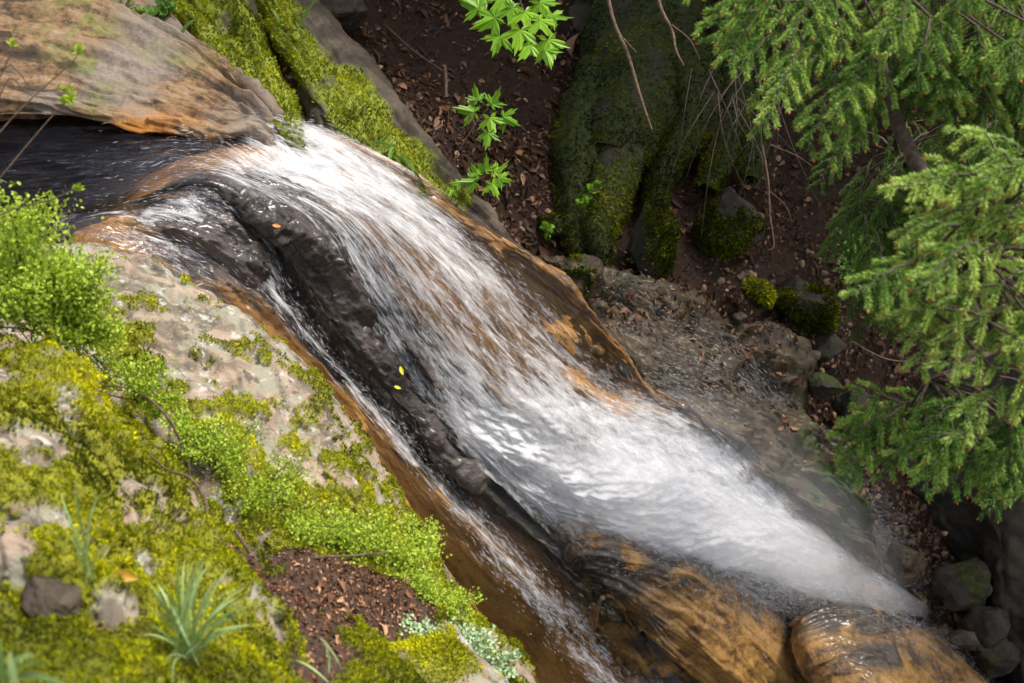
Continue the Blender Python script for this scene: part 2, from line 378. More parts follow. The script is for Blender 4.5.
# litter of dead leaves
gi = np.ones(G.shape[:2]); vis = (G[..., 1] > 3.5)
pxg = 512+FPX*G[..., 0]/(G[..., 1]*cp-G[..., 2]*sp); pyg = 341.5-FPX*(G[..., 1]*sp+G[..., 2]*cp)/(G[..., 1]*cp-G[..., 2]*sp)
mask = ((pxg > 120) & (pxg < 1180) & (pyg > -120) & (pyg < 740)).astype(float)*(.25+ss(-.3, .35, fbm(G, 2.2, 3, 40)))
def litter(name, Gs, mk_, count, mt, size, kind_label, lift=.006, seed=1, parent=None, tilt=.55):
    rg = np.random.default_rng(seed)
    pos, N, _, _, _ = sample(Gs, mk_, count, rg)
    up = N+rg.normal(size=N.shape)*tilt
    d = np.cross(up, rg.normal(size=N.shape))
    B = basis(d, up); B = np.stack([B[..., 1], -B[..., 0], B[..., 2]], -1)
    L = size*np.exp(rg.normal(size=count)*.45)
    V, F = stamp(LEAF, LEAF_F, pos+N*lift, B, np.stack([L*2.0, L*(.35+.35*rg.random(count)), L], 1))
    o = mk(name, V, F, mt, attrs={"rnd": per(np.clip(rg.random(count)**1.6, 0, 1), len(LEAF))})
    return tag(o, kind_label[0], kind_label[1], kind="stuff")
litter("leaf_litter", G, mask, 42000, M['litter'], .032, ("dark brown dead leaves covering the slope behind the waterfall", "leaf litter"))
litter("large_dead_leaves", G, mask*ss(.0, .3, fbm(G, 1.7, 4, 44)), 3600, M["litter_red"], .048, ("larger tan and red-brown leaves drifted in patches over the slope", "leaf litter"), .014, 9, tilt=.8)
# ---- small stones among the litter
def ico(sub):
    me = bpy.data.meshes.new("t"); import bmesh
    b = bmesh.new(); bmesh.ops.create_icosphere(b, subdivisions=sub, radius=1); b.to_mesh(me); b.free()
    V = np.array([v.co[:] for v in me.vertices]); F = np.array([p.vertices[:] for p in me.polygons]); bpy.data.meshes.remove(me)
    return V, F
ICO = {k: ico(k) for k in (1, 2, 4, 5)}
def rockshape(sub, seed, cuts=9, rough=.12, hmin=.62):
    V, F = ICO[sub]; V = V.copy(); rg = np.random.default_rng(seed)
    for _ in range(cuts):
        nn = rg.normal(size=3); nn /= np.linalg.norm(nn); h = hmin+rg.random()*.3
        dd = V@nn; V = V-np.clip(dd-h, 0, None)[:, None]*nn*.88
    V = V*(1+fbm(V+seed, 1.3, 5, seed)[:, None]*rough*1.6)
    if sub > 2: V = V*(1+fbm(V+seed, 7, 3, seed)[:, None]*rough*.25)
    return V, F
def ground_at(px, py):
    k = np.argmin((pxg-px)**2+(pyg-py)**2+(G[..., 1] < 3)*1e6); return G.reshape(-1, 3)[k], Ng.reshape(-1, 3)[k]
bag = Bag(); rg = np.random.default_rng(3)
mst = mask*(.15+2.2*np.exp(-((pxg-915)/55)**2-((pyg-545)/75)**2)+1.3*np.exp(-((pxg-720)/80)**2-((pyg-300)/45)**2)+1.0*np.exp(-((pxg-830)/50)**2-((pyg-390)/50)**2))
pos, N, _, _, _ = sample(G, mst, 2600, rg)
for q in range(6):
    V, F = rockshape(1, 50+q, 6, .2); sel = np.arange(len(pos)) % 6 == q; k = sel.sum()
    s3 = (.010+.022*rg.random(k)**2.5)[:, None]*np.array([1, .8, .6])*(1+rg.random((k, 3))*.4)
    VV, FF = stamp(V, F, pos[sel], basis(N[sel]+rg.normal(size=(k, 3))*.3, rg=rg), s3); bag.add(VV, FF, per(rg.random(k), len(V)))
s = S('gravel'); M['gravel'] = s.end(s.pr(s.ramp(s.attr("rnd"), [(0, (.05, .035, .025)), (.6, (.17, .11, .07)), (1, (.36, .23, .13))]), .6))
tag(bag.build("gravel", M['gravel'], smooth=False), "brown pebbles and gravel washed onto the gully floor", "gravel", kind="stuff")

def img(p):
    dd = p[..., 1]*cp-p[..., 2]*sp
    return 512+FPX*p[..., 0]/dd, 341.5-FPX*(p[..., 1]*sp+p[..., 2]*cp)/dd
def blob(p, lst):
    x, y = img(p); o = 0
    for (cx, cy, rx, ry, a) in lst: o = np.maximum(o, a*np.exp(-((x-cx)/rx)**2-((y-cy)/ry)**2))
    return o
# ---- stream bedrock: rows = stations down the flow, columns near -> far
D = {3: 4.72, 4: 4.78, 5: 4.9, 6: 5.05, 7: 5.25, 8: 5.5, 9: 5.8, 10: 6.15, 11: 6.55, 12: 6.95, 13: 7.5}
OFF = [-.72, -.58, -.45, -.47, -.27, 0, .25, .33]
ST = {3: [(70, 240), (95, 220), (120, 205), (145, 192), (170, 172), (215, 146), (270, 132), (294, 122)],
      4: [(110, 245), (150, 225), (205, 190), (218, 186), (238, 183), (278, 180), (345, 160), (388, 160)],
      5: [(180, 283), (215, 252), (258, 232), (277, 230), (312, 222), (365, 222), (436, 224), (478, 216)],
      6: [(245, 322), (268, 302), (290, 290), (313, 285), (347, 275), (425, 285), (496, 274), (545, 268)],
      7: [(300, 372), (315, 357), (330, 352), (354, 345), (383, 337), (480, 352), (553, 334), (606, 328)],
      8: [(345, 415), (365, 410), (386, 410), (405, 405), (428, 402), (545, 420), (612, 388), (656, 388)],
      9: [(395, 482), (425, 478), (448, 478), (468, 474), (500, 478), (612, 482), (700, 425), (740, 440)],
      10: [(450, 572), (505, 568), (540, 570), (566, 564), (598, 566), (695, 524), (764, 494), (790, 496)],
      11: [(510, 645), (560, 636), (595, 635), (626, 626), (665, 632), (782, 562), (828, 545), (850, 548)],
      12: [(570, 725), (625, 718), (660, 716), (700, 712), (745, 715), (868, 598), (895, 590), (915, 598)],
      13: [(640, 830), (700, 830), (740, 825), (790, 820), (850, 830), (950, 680), (975, 660), (1000, 670)]}
#       a    b    c    d    e    f    g    h      zone: 0 black .. 1 orange
ZN = {0: [.2]*8, 1: [.2]*8, 2: [.25]*8,
      3: [.8, .7, .5, .7, .8, .85, .6, .6], 4: [.7, .35, .1, 0, .1, .45, .6, .6], 5: [.5, .15, 0, 0, 0, .6, .7, .6],
      6: [.7, .3, 0, 0, 0, .75, .75, .5], 7: [1, .6, 0, 0, 0, .8, .75, .55], 8: [1, .7, .1, 0, .1, .35, .7, .5],
      9: [1, .95, .3, 0, .1, .3, .5, .25], 10: [1, .95, .6, .15, 0, .4, .4, .1], 11: [1, .9, .6, .1, .05, .5, .5, .5], 12: [1, .9, .6, 0, .2, .6, .5, .4], 13: [1, .9, .5, 0, .2, .5, .5, .4]}
FM = {0: [0]*8, 1: [.0]*8, 2: [.02, .02, .02, .02, .03, .05, .08, .05],
      3: [.05, .20, .24, .20, .22, .22, .62, .3], 4: [.1, .40, .32, .10, .46, .62, .62, .1], 5: [.2, .38, .34, .05, .38, .54, .54, -.1],
      6: [-.35, .38, .32, -.05, .40, .46, .43, -.2], 7: [-.35, .42, .22, -.15, .44, .42, .38, -.2], 8: [-.35, .48, .15, -.15, .50, .66, .42, -.1],
      9: [-.35, .46, .20, -.15, .50, .95, .58, .1], 10: [-.35, .44, .36, -.1, .20, .88, .64, .2], 11: [-.35, .42, .34, -.1, .0, .62, .58, .25], 12: [-.35, .42, .38, -.1, .0, .35, .45, .0], 13: [0, .4, .4, .1, .1, .3, .3, 0]}
pool = {0: [(-420, 330), (-410, 300), (-400, 270), (-390, 245), (-380, 215), (-370, 175), (-350, 130), (-345, 112)],
        1: [(-200, 300), (-190, 272), (-180, 248), (-170, 225), (-160, 200), (-145, 168), (-125, 130), (-120, 112)],
        2: [(-20, 268), (0, 246), (18, 228), (35, 212), (55, 190), (80, 160), (125, 132), (140, 118)]}
bed = []; wat = []
for k in range(14):
    rb = []; rw = []
    for c in range(8):
        if k < 3:
            q = PZ(*pool[k][c], -2.155); dep = .20 if c < 7 else .05; deep = 1.0
        else:
            q = P(*ST[k][c], D[k]+OFF[c]); dep = .03 if k == 3 else .012; deep = .25 if k == 3 else 0
            if k == 3 and c < 7: q = q*np.array([1, 1, 1.]); 
        b_ = q-np.array([0, 0, dep])
        rb.append([*b_, ZN[k][c], FM[k][c], deep]); rw.append([*(q if k < 4 else q+np.array([0, 0, .003])), ZN[k][c], FM[k][c], deep])
    a0 = [*(np.array(rb[0][:3])+np.array([-.05, -.45, -.25])), .9, 0, 0]
    i0 = [*(np.array(rb[-1][:3])+np.array([.05, .10, -.35])), .3, 0, 0]; i1 = [*(np.array(rb[-1][:3])+np.array([.1, .25, -1.3])), .3, 0, 0]
    bed.append([a0]+rb+[i0, i1]); wat.append(rw)
NB, MB_ = 620, 300
Gb = net(bed, NB, MB_)
def flowuv(g):
    du = np.linalg.norm(np.diff(g[:, :, :3], axis=0), axis=2).mean(1); v = np.concatenate([[0], np.cumsum(du)])
    dw = np.linalg.norm(np.diff(g[:, :, :3], axis=1), axis=2).mean(0); u = np.concatenate([[0], np.cumsum(dw)])
    return np.repeat(u[None], len(v), 0), np.repeat(v[:, None], len(u), 1)
Ub, Vb = flowuv(Gb)
Bp = Gb[..., :3]; Nb = normals(Bp)
uvp = np.stack([Ub*4, Vb*1.1, 0*Ub], -1)
rel = fbm(uvp, 1.0, 5, 7)*.05+fbm(np.stack([Ub*13, Vb*3.2, 0*Ub], -1), 1, 4, 21)*.030
steep = ss(0, .05, Vb/Vb.max()-.28)
rel = rel*(.3+.7*steep)-.075*np.exp(-((Ub-1.25-.10*np.sin(Vb*1.7))/.035)**2)*steep*0
dk = 1-np.clip(Gb[..., 3], 0, 1)
rel = rel+.16*dk*terr(np.stack([Ub*7, Vb*2.2, 0*Ub], -1), 6, 33, .14)*ss(.2, .3, Vb/Vb.max())+.012*dk*fbm(np.stack([Ub*30, Vb*14, 0*Ub], -1), 1, 4, 35)
rel = rel*(1-.75*ss(.80, .88, np.linspace(0, 1, MB_))[None]*ss(.3, .4, Vb/Vb.max()))
Bd = Bp+Nb*rel[..., None]
mossb = blob(Bp, [(495, 450, 20, 55, 1.0), (535, 525, 16, 30, .7), (600, 600, 14, 40, .6)])
o = mk("stream_bedrock", Bd, gfaces(NB, MB_), M['bed'], base=(0, 4, -4), attrs={"u": Ub, "v": Vb, "zone": Gb[..., 3], "moss": mossb})
tag(o, kind="structure")
# ---- water sheets over it
def wsheet(name, lift, mt, n, m, amp, seed, sl=None, fadd=0.0, cols=None):
    W = np.array(wat, float)
    if cols: W = W[:, cols[0]:cols[1]]
    if sl: W = W[sl[0]:sl[1]]
    g = net(W, n, m); u, v = flowuv(g); p = g[..., :3]; N = normals(p)
    foam = g[..., 4]+fadd
    h = lift+.016*g[..., 5]*(fbm(np.stack([u*22, v*7, 0*u], -1), 1, 3, 5)+fbm(np.stack([u*7, v*3, 0*u], -1), 1, 2, 6))+amp*(fbm(np.stack([u*9, v*2.4, 0*u+seed], -1), 1, 4, seed)*.6+fbm(np.stack([u*26, v*7, 0*u+seed], -1), 1, 3, seed+3)*.4)*np.clip(foam, .08, 1)
    p = p+N*h[..., None]
    e = np.minimum(np.arange(m), np.arange(m)[::-1])[None]/(m*.06)
    ef = foam-.5*(1-np.clip(e, 0, 1))*(0 if cols is None else 1)
    o = mk(name, p, gfaces(n, m), mt, base=(0, 4, -4), attrs={"u": u, "v": v, "foam": ef, "deep": g[..., 5]})
    tag(o, kind="structure"); return p, N, foam, u, v
WS = wsheet("stream_water", .018, M['water'], 560, 260, .020, 31)
W1 = wsheet("white_water", .05, M['foam1'], 440, 200, .06, 51, sl=(3, 14), fadd=-.10, cols=(3, 8))
W2 = wsheet("spray_sheet", .10, M['foam2'], 440, 200, .10, 71, sl=(3, 14), fadd=-.26, cols=(4, 8))

W3 = None
def splash():
    W = np.array(wat, float)[7:12, 3:8]; g = net(W, 260, 200); u, v = flowuv(g); p = g[..., :3]; N = normals(p); x, y = img(p)
    f = np.maximum(.98*np.exp(-((x-505)/62)**2-((y-435)/48)**2), 1.0*np.exp(-((x-590-(y-485)*1.2)/110)**2-((y-485)/52)**2)); f = np.maximum(f, .9*np.exp(-((x-710-(y-535)*1.3)/90)**2-((y-530)/44)**2))
    q = np.stack([u*5, v*5, 0*u], -1)
    h = .07+f*(.09+.10*fbm(q, 1, 5, 91)+.035*fbm(q, 4, 3, 92))
    p = p+N*h[..., None]
    o = mk("splash_foam", p, gfaces(260, 200), M['splash'], base=(0, 4, -4), attrs={"u": u, "v": v, "foam": f, "deep": 0*f}); tag(o, kind="structure")
splash()
# ---- gully floor slabs of wet rock behind the fall
def slab(name, rows, n, m, mt, amp, seed, label=None, cat=None, kind=None, moss=None, wet=None, tuck=((0, .15, -.5), (0, -.1, -.5)), side=.35, group=None, parent=None, fine=.25, sc_=2.0, mth=0.0, hard=None, strat=None, ter=None):
    A = toworld(rows); 
    a = A[0].copy(); a[:, :3] += tuck[0]; b = A[-1].copy(); b[:, :3] += tuck[1]
    A = np.concatenate([[a], A, [b]])
    if side:
        l = A[:, 0].copy(); l[:, 2] -= side; l[:, 0] -= .05; r = A[:, -1].copy(); r[:, 2] -= side; r[:, 0] += .05
        A = np.concatenate([l[:, None], A, r[:, None]], 1)
    g = net(A, n, m); p = g[..., :3]; N = normals(p)
    uu, vv = (lambda q: (q[1], q[0]))(flowuv(p))
    if strat: p = p+N*(strat[2]*fbm(np.stack([uu*strat[0], vv*strat[1], 0*uu], -1), 1, 4, seed+4))[..., None]
    if ter: p = p+N*(ter[3]*terr(np.stack([uu*ter[0], vv*ter[1], 0*uu], -1), ter[2], seed+6))[..., None]
    d = fbm(p, sc_, 5, seed)*amp+(np.abs(fbm(p, sc_*3.3, 4, seed+5)))*-amp*fine
    p = p+N*d[..., None]; N = normals(p)
    mo = moss(p, N) if moss else np.zeros(p.shape[:2])
    if mth: p = p+N*(mo*mth*(.35+.9*np.abs(fbm(p, 16, 3, seed+8))*2))[..., None]; N = normals(p)
    if hard: p = p+N*(ss(-.05, .05, fbm(p*np.array(hard[1]), hard[0], 4, seed+2))*hard[2])[..., None]; N = normals(p)
    we = wet(p, N) if wet else np.zeros(p.shape[:2])
    o = mk(name, p, gfaces(n, m), mt, parent, attrs={"moss": mo, "wet": we, "u": uu, "v": vv})
    tag(o, label, cat, group, kind)
    return o, p, N, mo
_, pG, nG, mG = slab("gully_bedrock", [
    [(545, 262, 6.15), (600, 268, 6.3), (660, 290, 6.45), (730, 315, 6.75), (775, 330, 6.95)],
    [(585, 315, 6.1), (640, 325, 6.2), (700, 345, 6.4), (755, 365, 6.65), (800, 390, 6.85)],
    [(628, 378, 5.9), (700, 400, 6.15), (745, 415, 6.4), (800, 435, 6.65), (832, 460, 6.8)],
    [(698, 437, 6.10), (750, 448, 6.2), (800, 462, 6.48), (845, 490, 6.7), (868, 520, 6.85)],
    [(770, 496, 6.38), (815, 510, 6.5), (850, 530, 6.75), (878, 555, 6.95), (895, 575, 7.05)],
    [(840, 549, 6.74), (868, 560, 6.82), (888, 572, 6.95), (905, 590, 7.05), (918, 610, 7.15)]],
    220, 200, M['rock_wet'], .16, 101, kind="structure", moss=lambda p, N: blob(p, [(835, 480, 50, 75, 1.3), (600, 300, 40, 30, .5), (720, 340, 30, 20, .4)])*ss(-.2, .3, fbm(p, 5, 4, 5)), sc_=2.6, ter=(2.6, 1.8, 7, .24))

litter("slab_litter", pG, blob(pG, [(660, 305, 90, 22, 1), (750, 345, 45, 30, 1), (705, 370, 16, 30, .6), (800, 410, 25, 40, .5)]), 1500, M['litter'], .030, ("dead leaves gathered in the steps of the gully rock", "leaf litter"), .008, 21)
tb = Bag(); rg = np.random.default_rng(19)
pos, N_, _, _, _ = sample(G, mask, 150, rg)
for q, nn_ in zip(pos, N_):
    d_ = rg.normal(size=3); d_ -= nn_*(d_@nn_); d_ /= np.linalg.norm(d_); L_ = rg.uniform(.08, .38)
    V, F = tube([q+nn_*.012, q+d_*L_*.5+nn_*.03+rg.normal(size=3)*.012, q+d_*L_+nn_*.015], [.0045, .0035, .0015], 4, 3); tb.add(V, F)
tag(tb.build("fallen_twigs", M['twig']), "thin broken twigs scattered over the leafy slope", "twigs", kind="stuff")
# ================================================================== ROCKS
def moss_fg(p, N, thr=.05, bias=0.0, sd=5, blobs=(), fr=12):
    x, y = img(p); n = fbm(p, fr, 5, sd, .66)*1.15+.35*fbm(p, 2.6, 3, sd+3)
    b = bias(x, y) if callable(bias) else bias
    return ss(thr-.05, thr+.07, n+b)
def biasA(x, y):
    # bare and lichened at the top, mossy lower and along the crest
    t = np.clip((y-300)/140, 0, 1)
    b = -.50+.66*t-.25*np.exp(-(((x-300)/60)**2+((y-395)/40)**2))
    b = b+.55*np.exp(-(((x-125)/45)**2+((y-345)/40)**2))           # moss under the shrub
    b = b+.25*np.exp(-((y-(x*.95+35))/16)**2)*(x > 205)             # along the crest
    b = b-.30*np.exp(-(((x-370)/40)**2+((y-470)/45)**2))-.9*np.exp(-((x-200-(y-480)*.35)/16)**2-((y-480)/48)**2)
    return b
_, pA, nA, mA = slab("mossy_rock_slab", [
    [(20, 262, 3.95), (90, 243, 4.0), (150, 247, 3.95), (195, 275, 3.9), (250, 306, 3.85), (305, 357, 3.78), (343, 408, 3.7), (385, 476, 3.62), (420, 537, 3.55), (455, 600, 3.5), (492, 652, 3.45), (528, 702, 3.4), (580, 780, 3.3)],
    [(0, 300, 3.5), (70, 285, 3.55), (130, 288, 3.55), (175, 315, 3.52), (225, 350, 3.47), (275, 398, 3.42), (320, 450, 3.35), (363, 508, 3.27), (402, 560, 3.22), (440, 612, 3.18), (475, 658, 3.12), (508, 705, 3.1), (550, 780, 3.05)],
    [(-40, 330, 3.1), (40, 335, 3.15), (95, 340, 3.15), (135, 375, 3.15), (175, 415, 3.1), (220, 460, 3.05), (265, 510, 3.0), (310, 560, 2.95), (350, 605, 2.9), (385, 650, 2.85), (420, 695, 2.8), (450, 745, 2.8), (490, 805, 2.8)],
    [(-60, 380, 3.0), (20, 380, 3.02), (80, 380, 3.03), (115, 420, 3.02), (150, 460, 3.0), (190, 510, 2.95), (230, 555, 2.9), (275, 600, 2.85), (310, 640, 2.8), (340, 690, 2.75), (370, 740, 2.7), (400, 790, 2.65), (430, 840, 2.65)]],
    300, 620, M['rock_fg'], .05, 201, "large pale lichen-spotted rock slab with yellow moss beside the falling stream", "rock",
    moss=lambda p, N: moss_fg(p, N, .05, biasA), tuck=((.12, .22, -.75), (0, -.1, -.3)), side=.3, sc_=3.0, mth=.020, ter=(2.6, 1.3, 7, .13), fine=.4,
    wet=lambda p, N: ss(.0, .16, (lambda x, y: np.clip((x-(.78*(y-400)+352))/50, -1, 1))(*img(p)))*ss(400, 450, img(p)[1]))
_, pB, nB, mB = slab("mossy_boulder", [
    [(-120, 335, 2.75), (0, 352, 2.75), (60, 362, 2.75), (105, 398, 2.74), (140, 438, 2.7), (172, 480, 2.65), (208, 530, 2.58), (240, 575, 2.5), (262, 615, 2.45)],
    [(-120, 420, 2.35), (0, 430, 2.38), (50, 440, 2.38), (90, 470, 2.36), (120, 500, 2.32), (152, 538, 2.27), (182, 575, 2.22), (208, 608, 2.2), (228, 640, 2.18)],
    [(-120, 520, 2.1), (0, 520, 2.1), (40, 530, 2.12), (72, 550, 2.12), (98, 572, 2.1), (125, 598, 2.08), (150, 625, 2.05), (172, 650, 2.03), (190, 680, 2.0)],
    [(-120, 590, 1.98), (0, 585, 1.98), (40, 595, 2.0), (70, 610, 2.02), (95, 630, 2.02), (120, 650, 2.0), (140, 675, 2.0), (160, 700, 1.98), (175, 730, 1.95)]],
    240, 360, M['rock_fg'], .055, 231, "rounded foreground boulder almost covered in yellow-green moss", "boulder",
    moss=lambda p, N: moss_fg(p, N, -.20, 0.02, 9, fr=9), tuck=((0, .1, -.35), (0, -.05, -.4)), side=.3, sc_=4.0, mth=.024, ter=(3.5, 2.0, 6, .10))
def bankmoss(p, N):
    x, y = img(p); b = .22*ss(250, 120, x)+.35*ss(600, 660, y)-.35*np.exp(-((x-275)/50)**2-((y-660)/25)**2)-.4*np.exp(-((x-200)/25)**2-((y-600)/25)**2)-.85*np.exp(-((x-350)/95)**2-((y-597)/40)**2)-.5*np.exp(-((x-130)/60)**2-((y-590)/32)**2)-.05
    return ss(-.02, .10, 1.3*fbm(p, 11, 5, 77, .65)+b)
ob, pC, nC, mC = slab("mossy_bank", [
    [(-150, 545, 2.25), (60, 560, 2.25), (150, 570, 2.4), (240, 560, 2.68), (330, 555, 2.98), (400, 585, 3.06), (450, 635, 3.05), (490, 680, 3.05), (530, 740, 3.0)],
    [(-150, 610, 1.95), (60, 625, 1.95), (150, 632, 2.08), (250, 630, 2.35), (330, 625, 2.62), (395, 645, 2.78), (440, 675, 2.82), (480, 715, 2.8), (520, 770, 2.8)],
    [(-150, 700, 1.68), (60, 700, 1.7), (150, 700, 1.82), (250, 700, 2.02), (325, 700, 2.25), (390, 712, 2.45), (435, 735, 2.55), (475, 765, 2.6), (515, 810, 2.6)],
    [(-150, 1000, 1.3), (60, 1000, 1.35), (150, 1000, 1.4), (250, 1000, 1.5), (325, 1000, 1.6), (390, 1000, 1.8), (435, 1000, 1.9), (475, 1000, 2), (515, 1000, 2)]],
    260, 360, M['bank'], .06, 261, kind="structure", moss=bankmoss, sc_=4.0, mth=.022)

# moss tufts: short blades grown from the mask
def moss_on(name, p, N, mo, count, mt, size, parent, thr=.3, label=None, seed=4, clump=.012, low=0.0):
    rg = np.random.default_rng(seed)
    x, y = img(p); inf = ((x > -40) & (x < 1064) & (y > -40) & (y < 723)).astype(float)
    cl = .5+.5*fbm(p, 26, 3, seed+9)
    pos, nn, _, _, (i, j) = sample(p, (mo > thr)*mo*inf*(.25+cl), count, rg)
    h = cl[i, j]; d = nn*1.0+rg.normal(size=nn.shape)*.55+np.array([0, 0, .5])
    L = size*(.5+.9*rg.random(count))*(.6+.9*h)
    V, F = stamp(BLADE, BLADE_F, pos+nn*(clump*(h-.25))[:, None]*.9, basis(d, rg=rg), np.stack([L*.55, L*.55, L], 1))
    tone = np.clip(-.10+.95*h+rg.normal(size=count)*.14+.75*fbm(pos, 3.5, 4, seed+2)+low, 0, 1)  # blades low in a clump get darker: crevice shade put into the colour
    o = mk(name, V, F, mt, parent, attrs={"rnd": per(tone, 3)}, smooth=False)
    if parent is None: tag(o, label, "moss", kind="stuff")
    return o
moss_on("moss", pA, nA, mA, 120000, M['moss'], .008, bpy.data.objects["mossy_rock_slab"], seed=4)
moss_on("moss", pB, nB, mB, 90000, M['moss'], .008, bpy.data.objects["mossy_boulder"], seed=14, low=-.08)
moss_on("bank_moss", pC, nC, mC, 80000, M['moss'], .008, None, seed=24, label="dark yellow moss carpeting the bank at the bottom edge", low=-.18)
# litter in the foreground hollow
xc, yc = img(pC)
litter("dry_leaves", pC, (mC < .5)*(np.exp(-((xc-350)/110)**2-((yc-600)/50)**2)+.8*np.exp(-((xc-140)/80)**2-((yc-590)/40)**2)+.12), 8000, M['litter_red'], .0105,
       ("reddish brown dry leaves and needles in the hollow of the mossy bank", "dead leaves"), .004, 12)

# ---- rocks across the pool, upper left
_, pT, nT, mT = slab("banded_rock", [
    [(-250, -130, 6.6), (-100, -110, 6.4), (0, -100, 6.2), (70, -80, 6.0), (115, -40, 5.85), (168, 12, 5.6), (222, 66, 5.35), (270, 120, 5.02)],
    [(-250, -10, 5.4), (-100, -5, 5.3), (0, -5, 5.25), (55, 0, 5.2), (100, 12, 5.2), (150, 42, 5.15), (215, 78, 5.1), (266, 125, 4.96)],
    [(-250, 55, 4.95), (-100, 60, 4.9), (0, 62, 4.85), (60, 66, 4.85), (105, 78, 4.85), (155, 92, 4.88), (215, 112, 4.9), (262, 129, 4.9)],
    [(-250, 105, 4.8), (-100, 108, 4.75), (0, 110, 4.74), (60, 112, 4.74), (110, 122, 4.74), (162, 132, 4.74), (212, 136, 4.76), (256, 134, 4.82)],
    [(-250, 135, 4.85), (-100, 136, 4.85), (0, 138, 4.85), (60, 138, 4.85), (110, 140, 4.85), (162, 144, 4.85), (212, 143, 4.86), (254, 139, 4.9)]],
    220, 360, M['rock_tan'], .05, 301, "pink and tan banded rock sloping into the dark pool", "rock",
    moss=lambda p, N: blob(p, [(80, 20, 40, 45, .9), (95, 70, 25, 45, .8), (180, 60, 60, 20, .5)])*ss(-.2, .25, fbm(p, 8, 4, 3)),
    wet=lambda p, N: blob(p, [(140, 131, 55, 16, 1.2)])*ss(-.4, .1, fbm(p, 9, 3, 2)), tuck=((0, .2, -.6), (0, .0, -.4)), side=.3, sc_=2.2, fine=.5, ter=(5.5, .8, 7, .13), strat=(24, 3.0, .012))
mtop = lambda lo, sd, th=.0: (lambda p, N: ss(th-.12, th+.2, fbm(p, 6, 4, sd)+lo(p)))
ribs = []
o, p1, n1, m1 = slab("mossy_rock_ridge", [
    [(200, -90, 6.1), (247, -5, 5.72), (264, 32, 5.5), (279, 75, 5.25), (293, 113, 5.05), (304, 136, 4.97)],
    [(165, -90, 6.0), (215, 0, 5.55), (238, 42, 5.35), (258, 82, 5.15), (280, 118, 4.98), (297, 137, 4.93)],
    [(120, -90, 6.1), (180, 0, 5.62), (208, 50, 5.4), (235, 92, 5.2), (262, 124, 5.02), (290, 140, 4.95)],
    [(85, -90, 6.3), (150, 5, 5.8), (185, 62, 5.5), (218, 102, 5.25), (252, 130, 5.08), (283, 142, 5.0)]],
    120, 240, M['rock_grey'], .07, 321, "steep mossy rock rib above the top of the waterfall, left of the leaf gully", "rock",
    moss=lambda p, N: ss(-.25, .2, fbm(p, 5, 4, 33)+(lambda x, y: .6-((x-(205+.62*(y)))/46)**2*.7)(*img(p))), tuck=((.05, .1, -.5), (-.1, -.1, -.4)), side=.2, sc_=3.2, ter=(7, 1.2, 6, .10))
moss_on("moss", p1, n1, m1, 26000, M['moss'], .014, o, seed=31, low=-.12)
o, p2, n2, m2 = slab("mossy_rock_ridge", [
    [(235, -120, 6.5), (308, -5, 6.05), (360, 58, 5.8), (402, 108, 5.65), (432, 145, 5.5), (460, 178, 5.4), (492, 212, 5.45), (530, 258, 5.55), (575, 300, 5.65), (640, 365, 5.9)],
    [(215, -120, 6.3), (292, 5, 5.85), (342, 65, 5.6), (380, 115, 5.42), (408, 152, 5.3), (436, 186, 5.24), (470, 214, 5.28), (510, 254, 5.4), (560, 296, 5.5), (628, 362, 5.78)],
    [(195, -120, 6.3), (278, 15, 5.8), (322, 75, 5.5), (356, 124, 5.3), (385, 160, 5.2), (415, 196, 5.17), (452, 218, 5.2), (492, 254, 5.3), (545, 298, 5.45), (615, 365, 5.75)],
    [(175, -120, 6.4), (268, 30, 5.85), (302, 88, 5.5), (330, 138, 5.28), (362, 170, 5.2), (398, 200, 5.2), (440, 225, 5.28), (480, 262, 5.4), (535, 308, 5.55), (605, 372, 5.85)]],
    130, 380, M['rock_grey'], .05, 341, "long mossy rock rib running along the far edge of the white water", "rock",
    moss=lambda p, N: ss(-.1, .3, fbm(p, 5, 4, 43)+(lambda x, y: np.clip(.6-((y-(x-262)*1.08-5)/32)**2*.5, -1, 1)-.9*ss(185, 225, y))(*img(p))), tuck=((.05, .1, -.7), (-.1, -.1, -.4)), side=.25, sc_=3.2, ter=(7, 1.0, 6, .09))
moss_on("moss", p2, n2, m2, 22000, M['moss'], .013, o, seed=41, low=-.14)

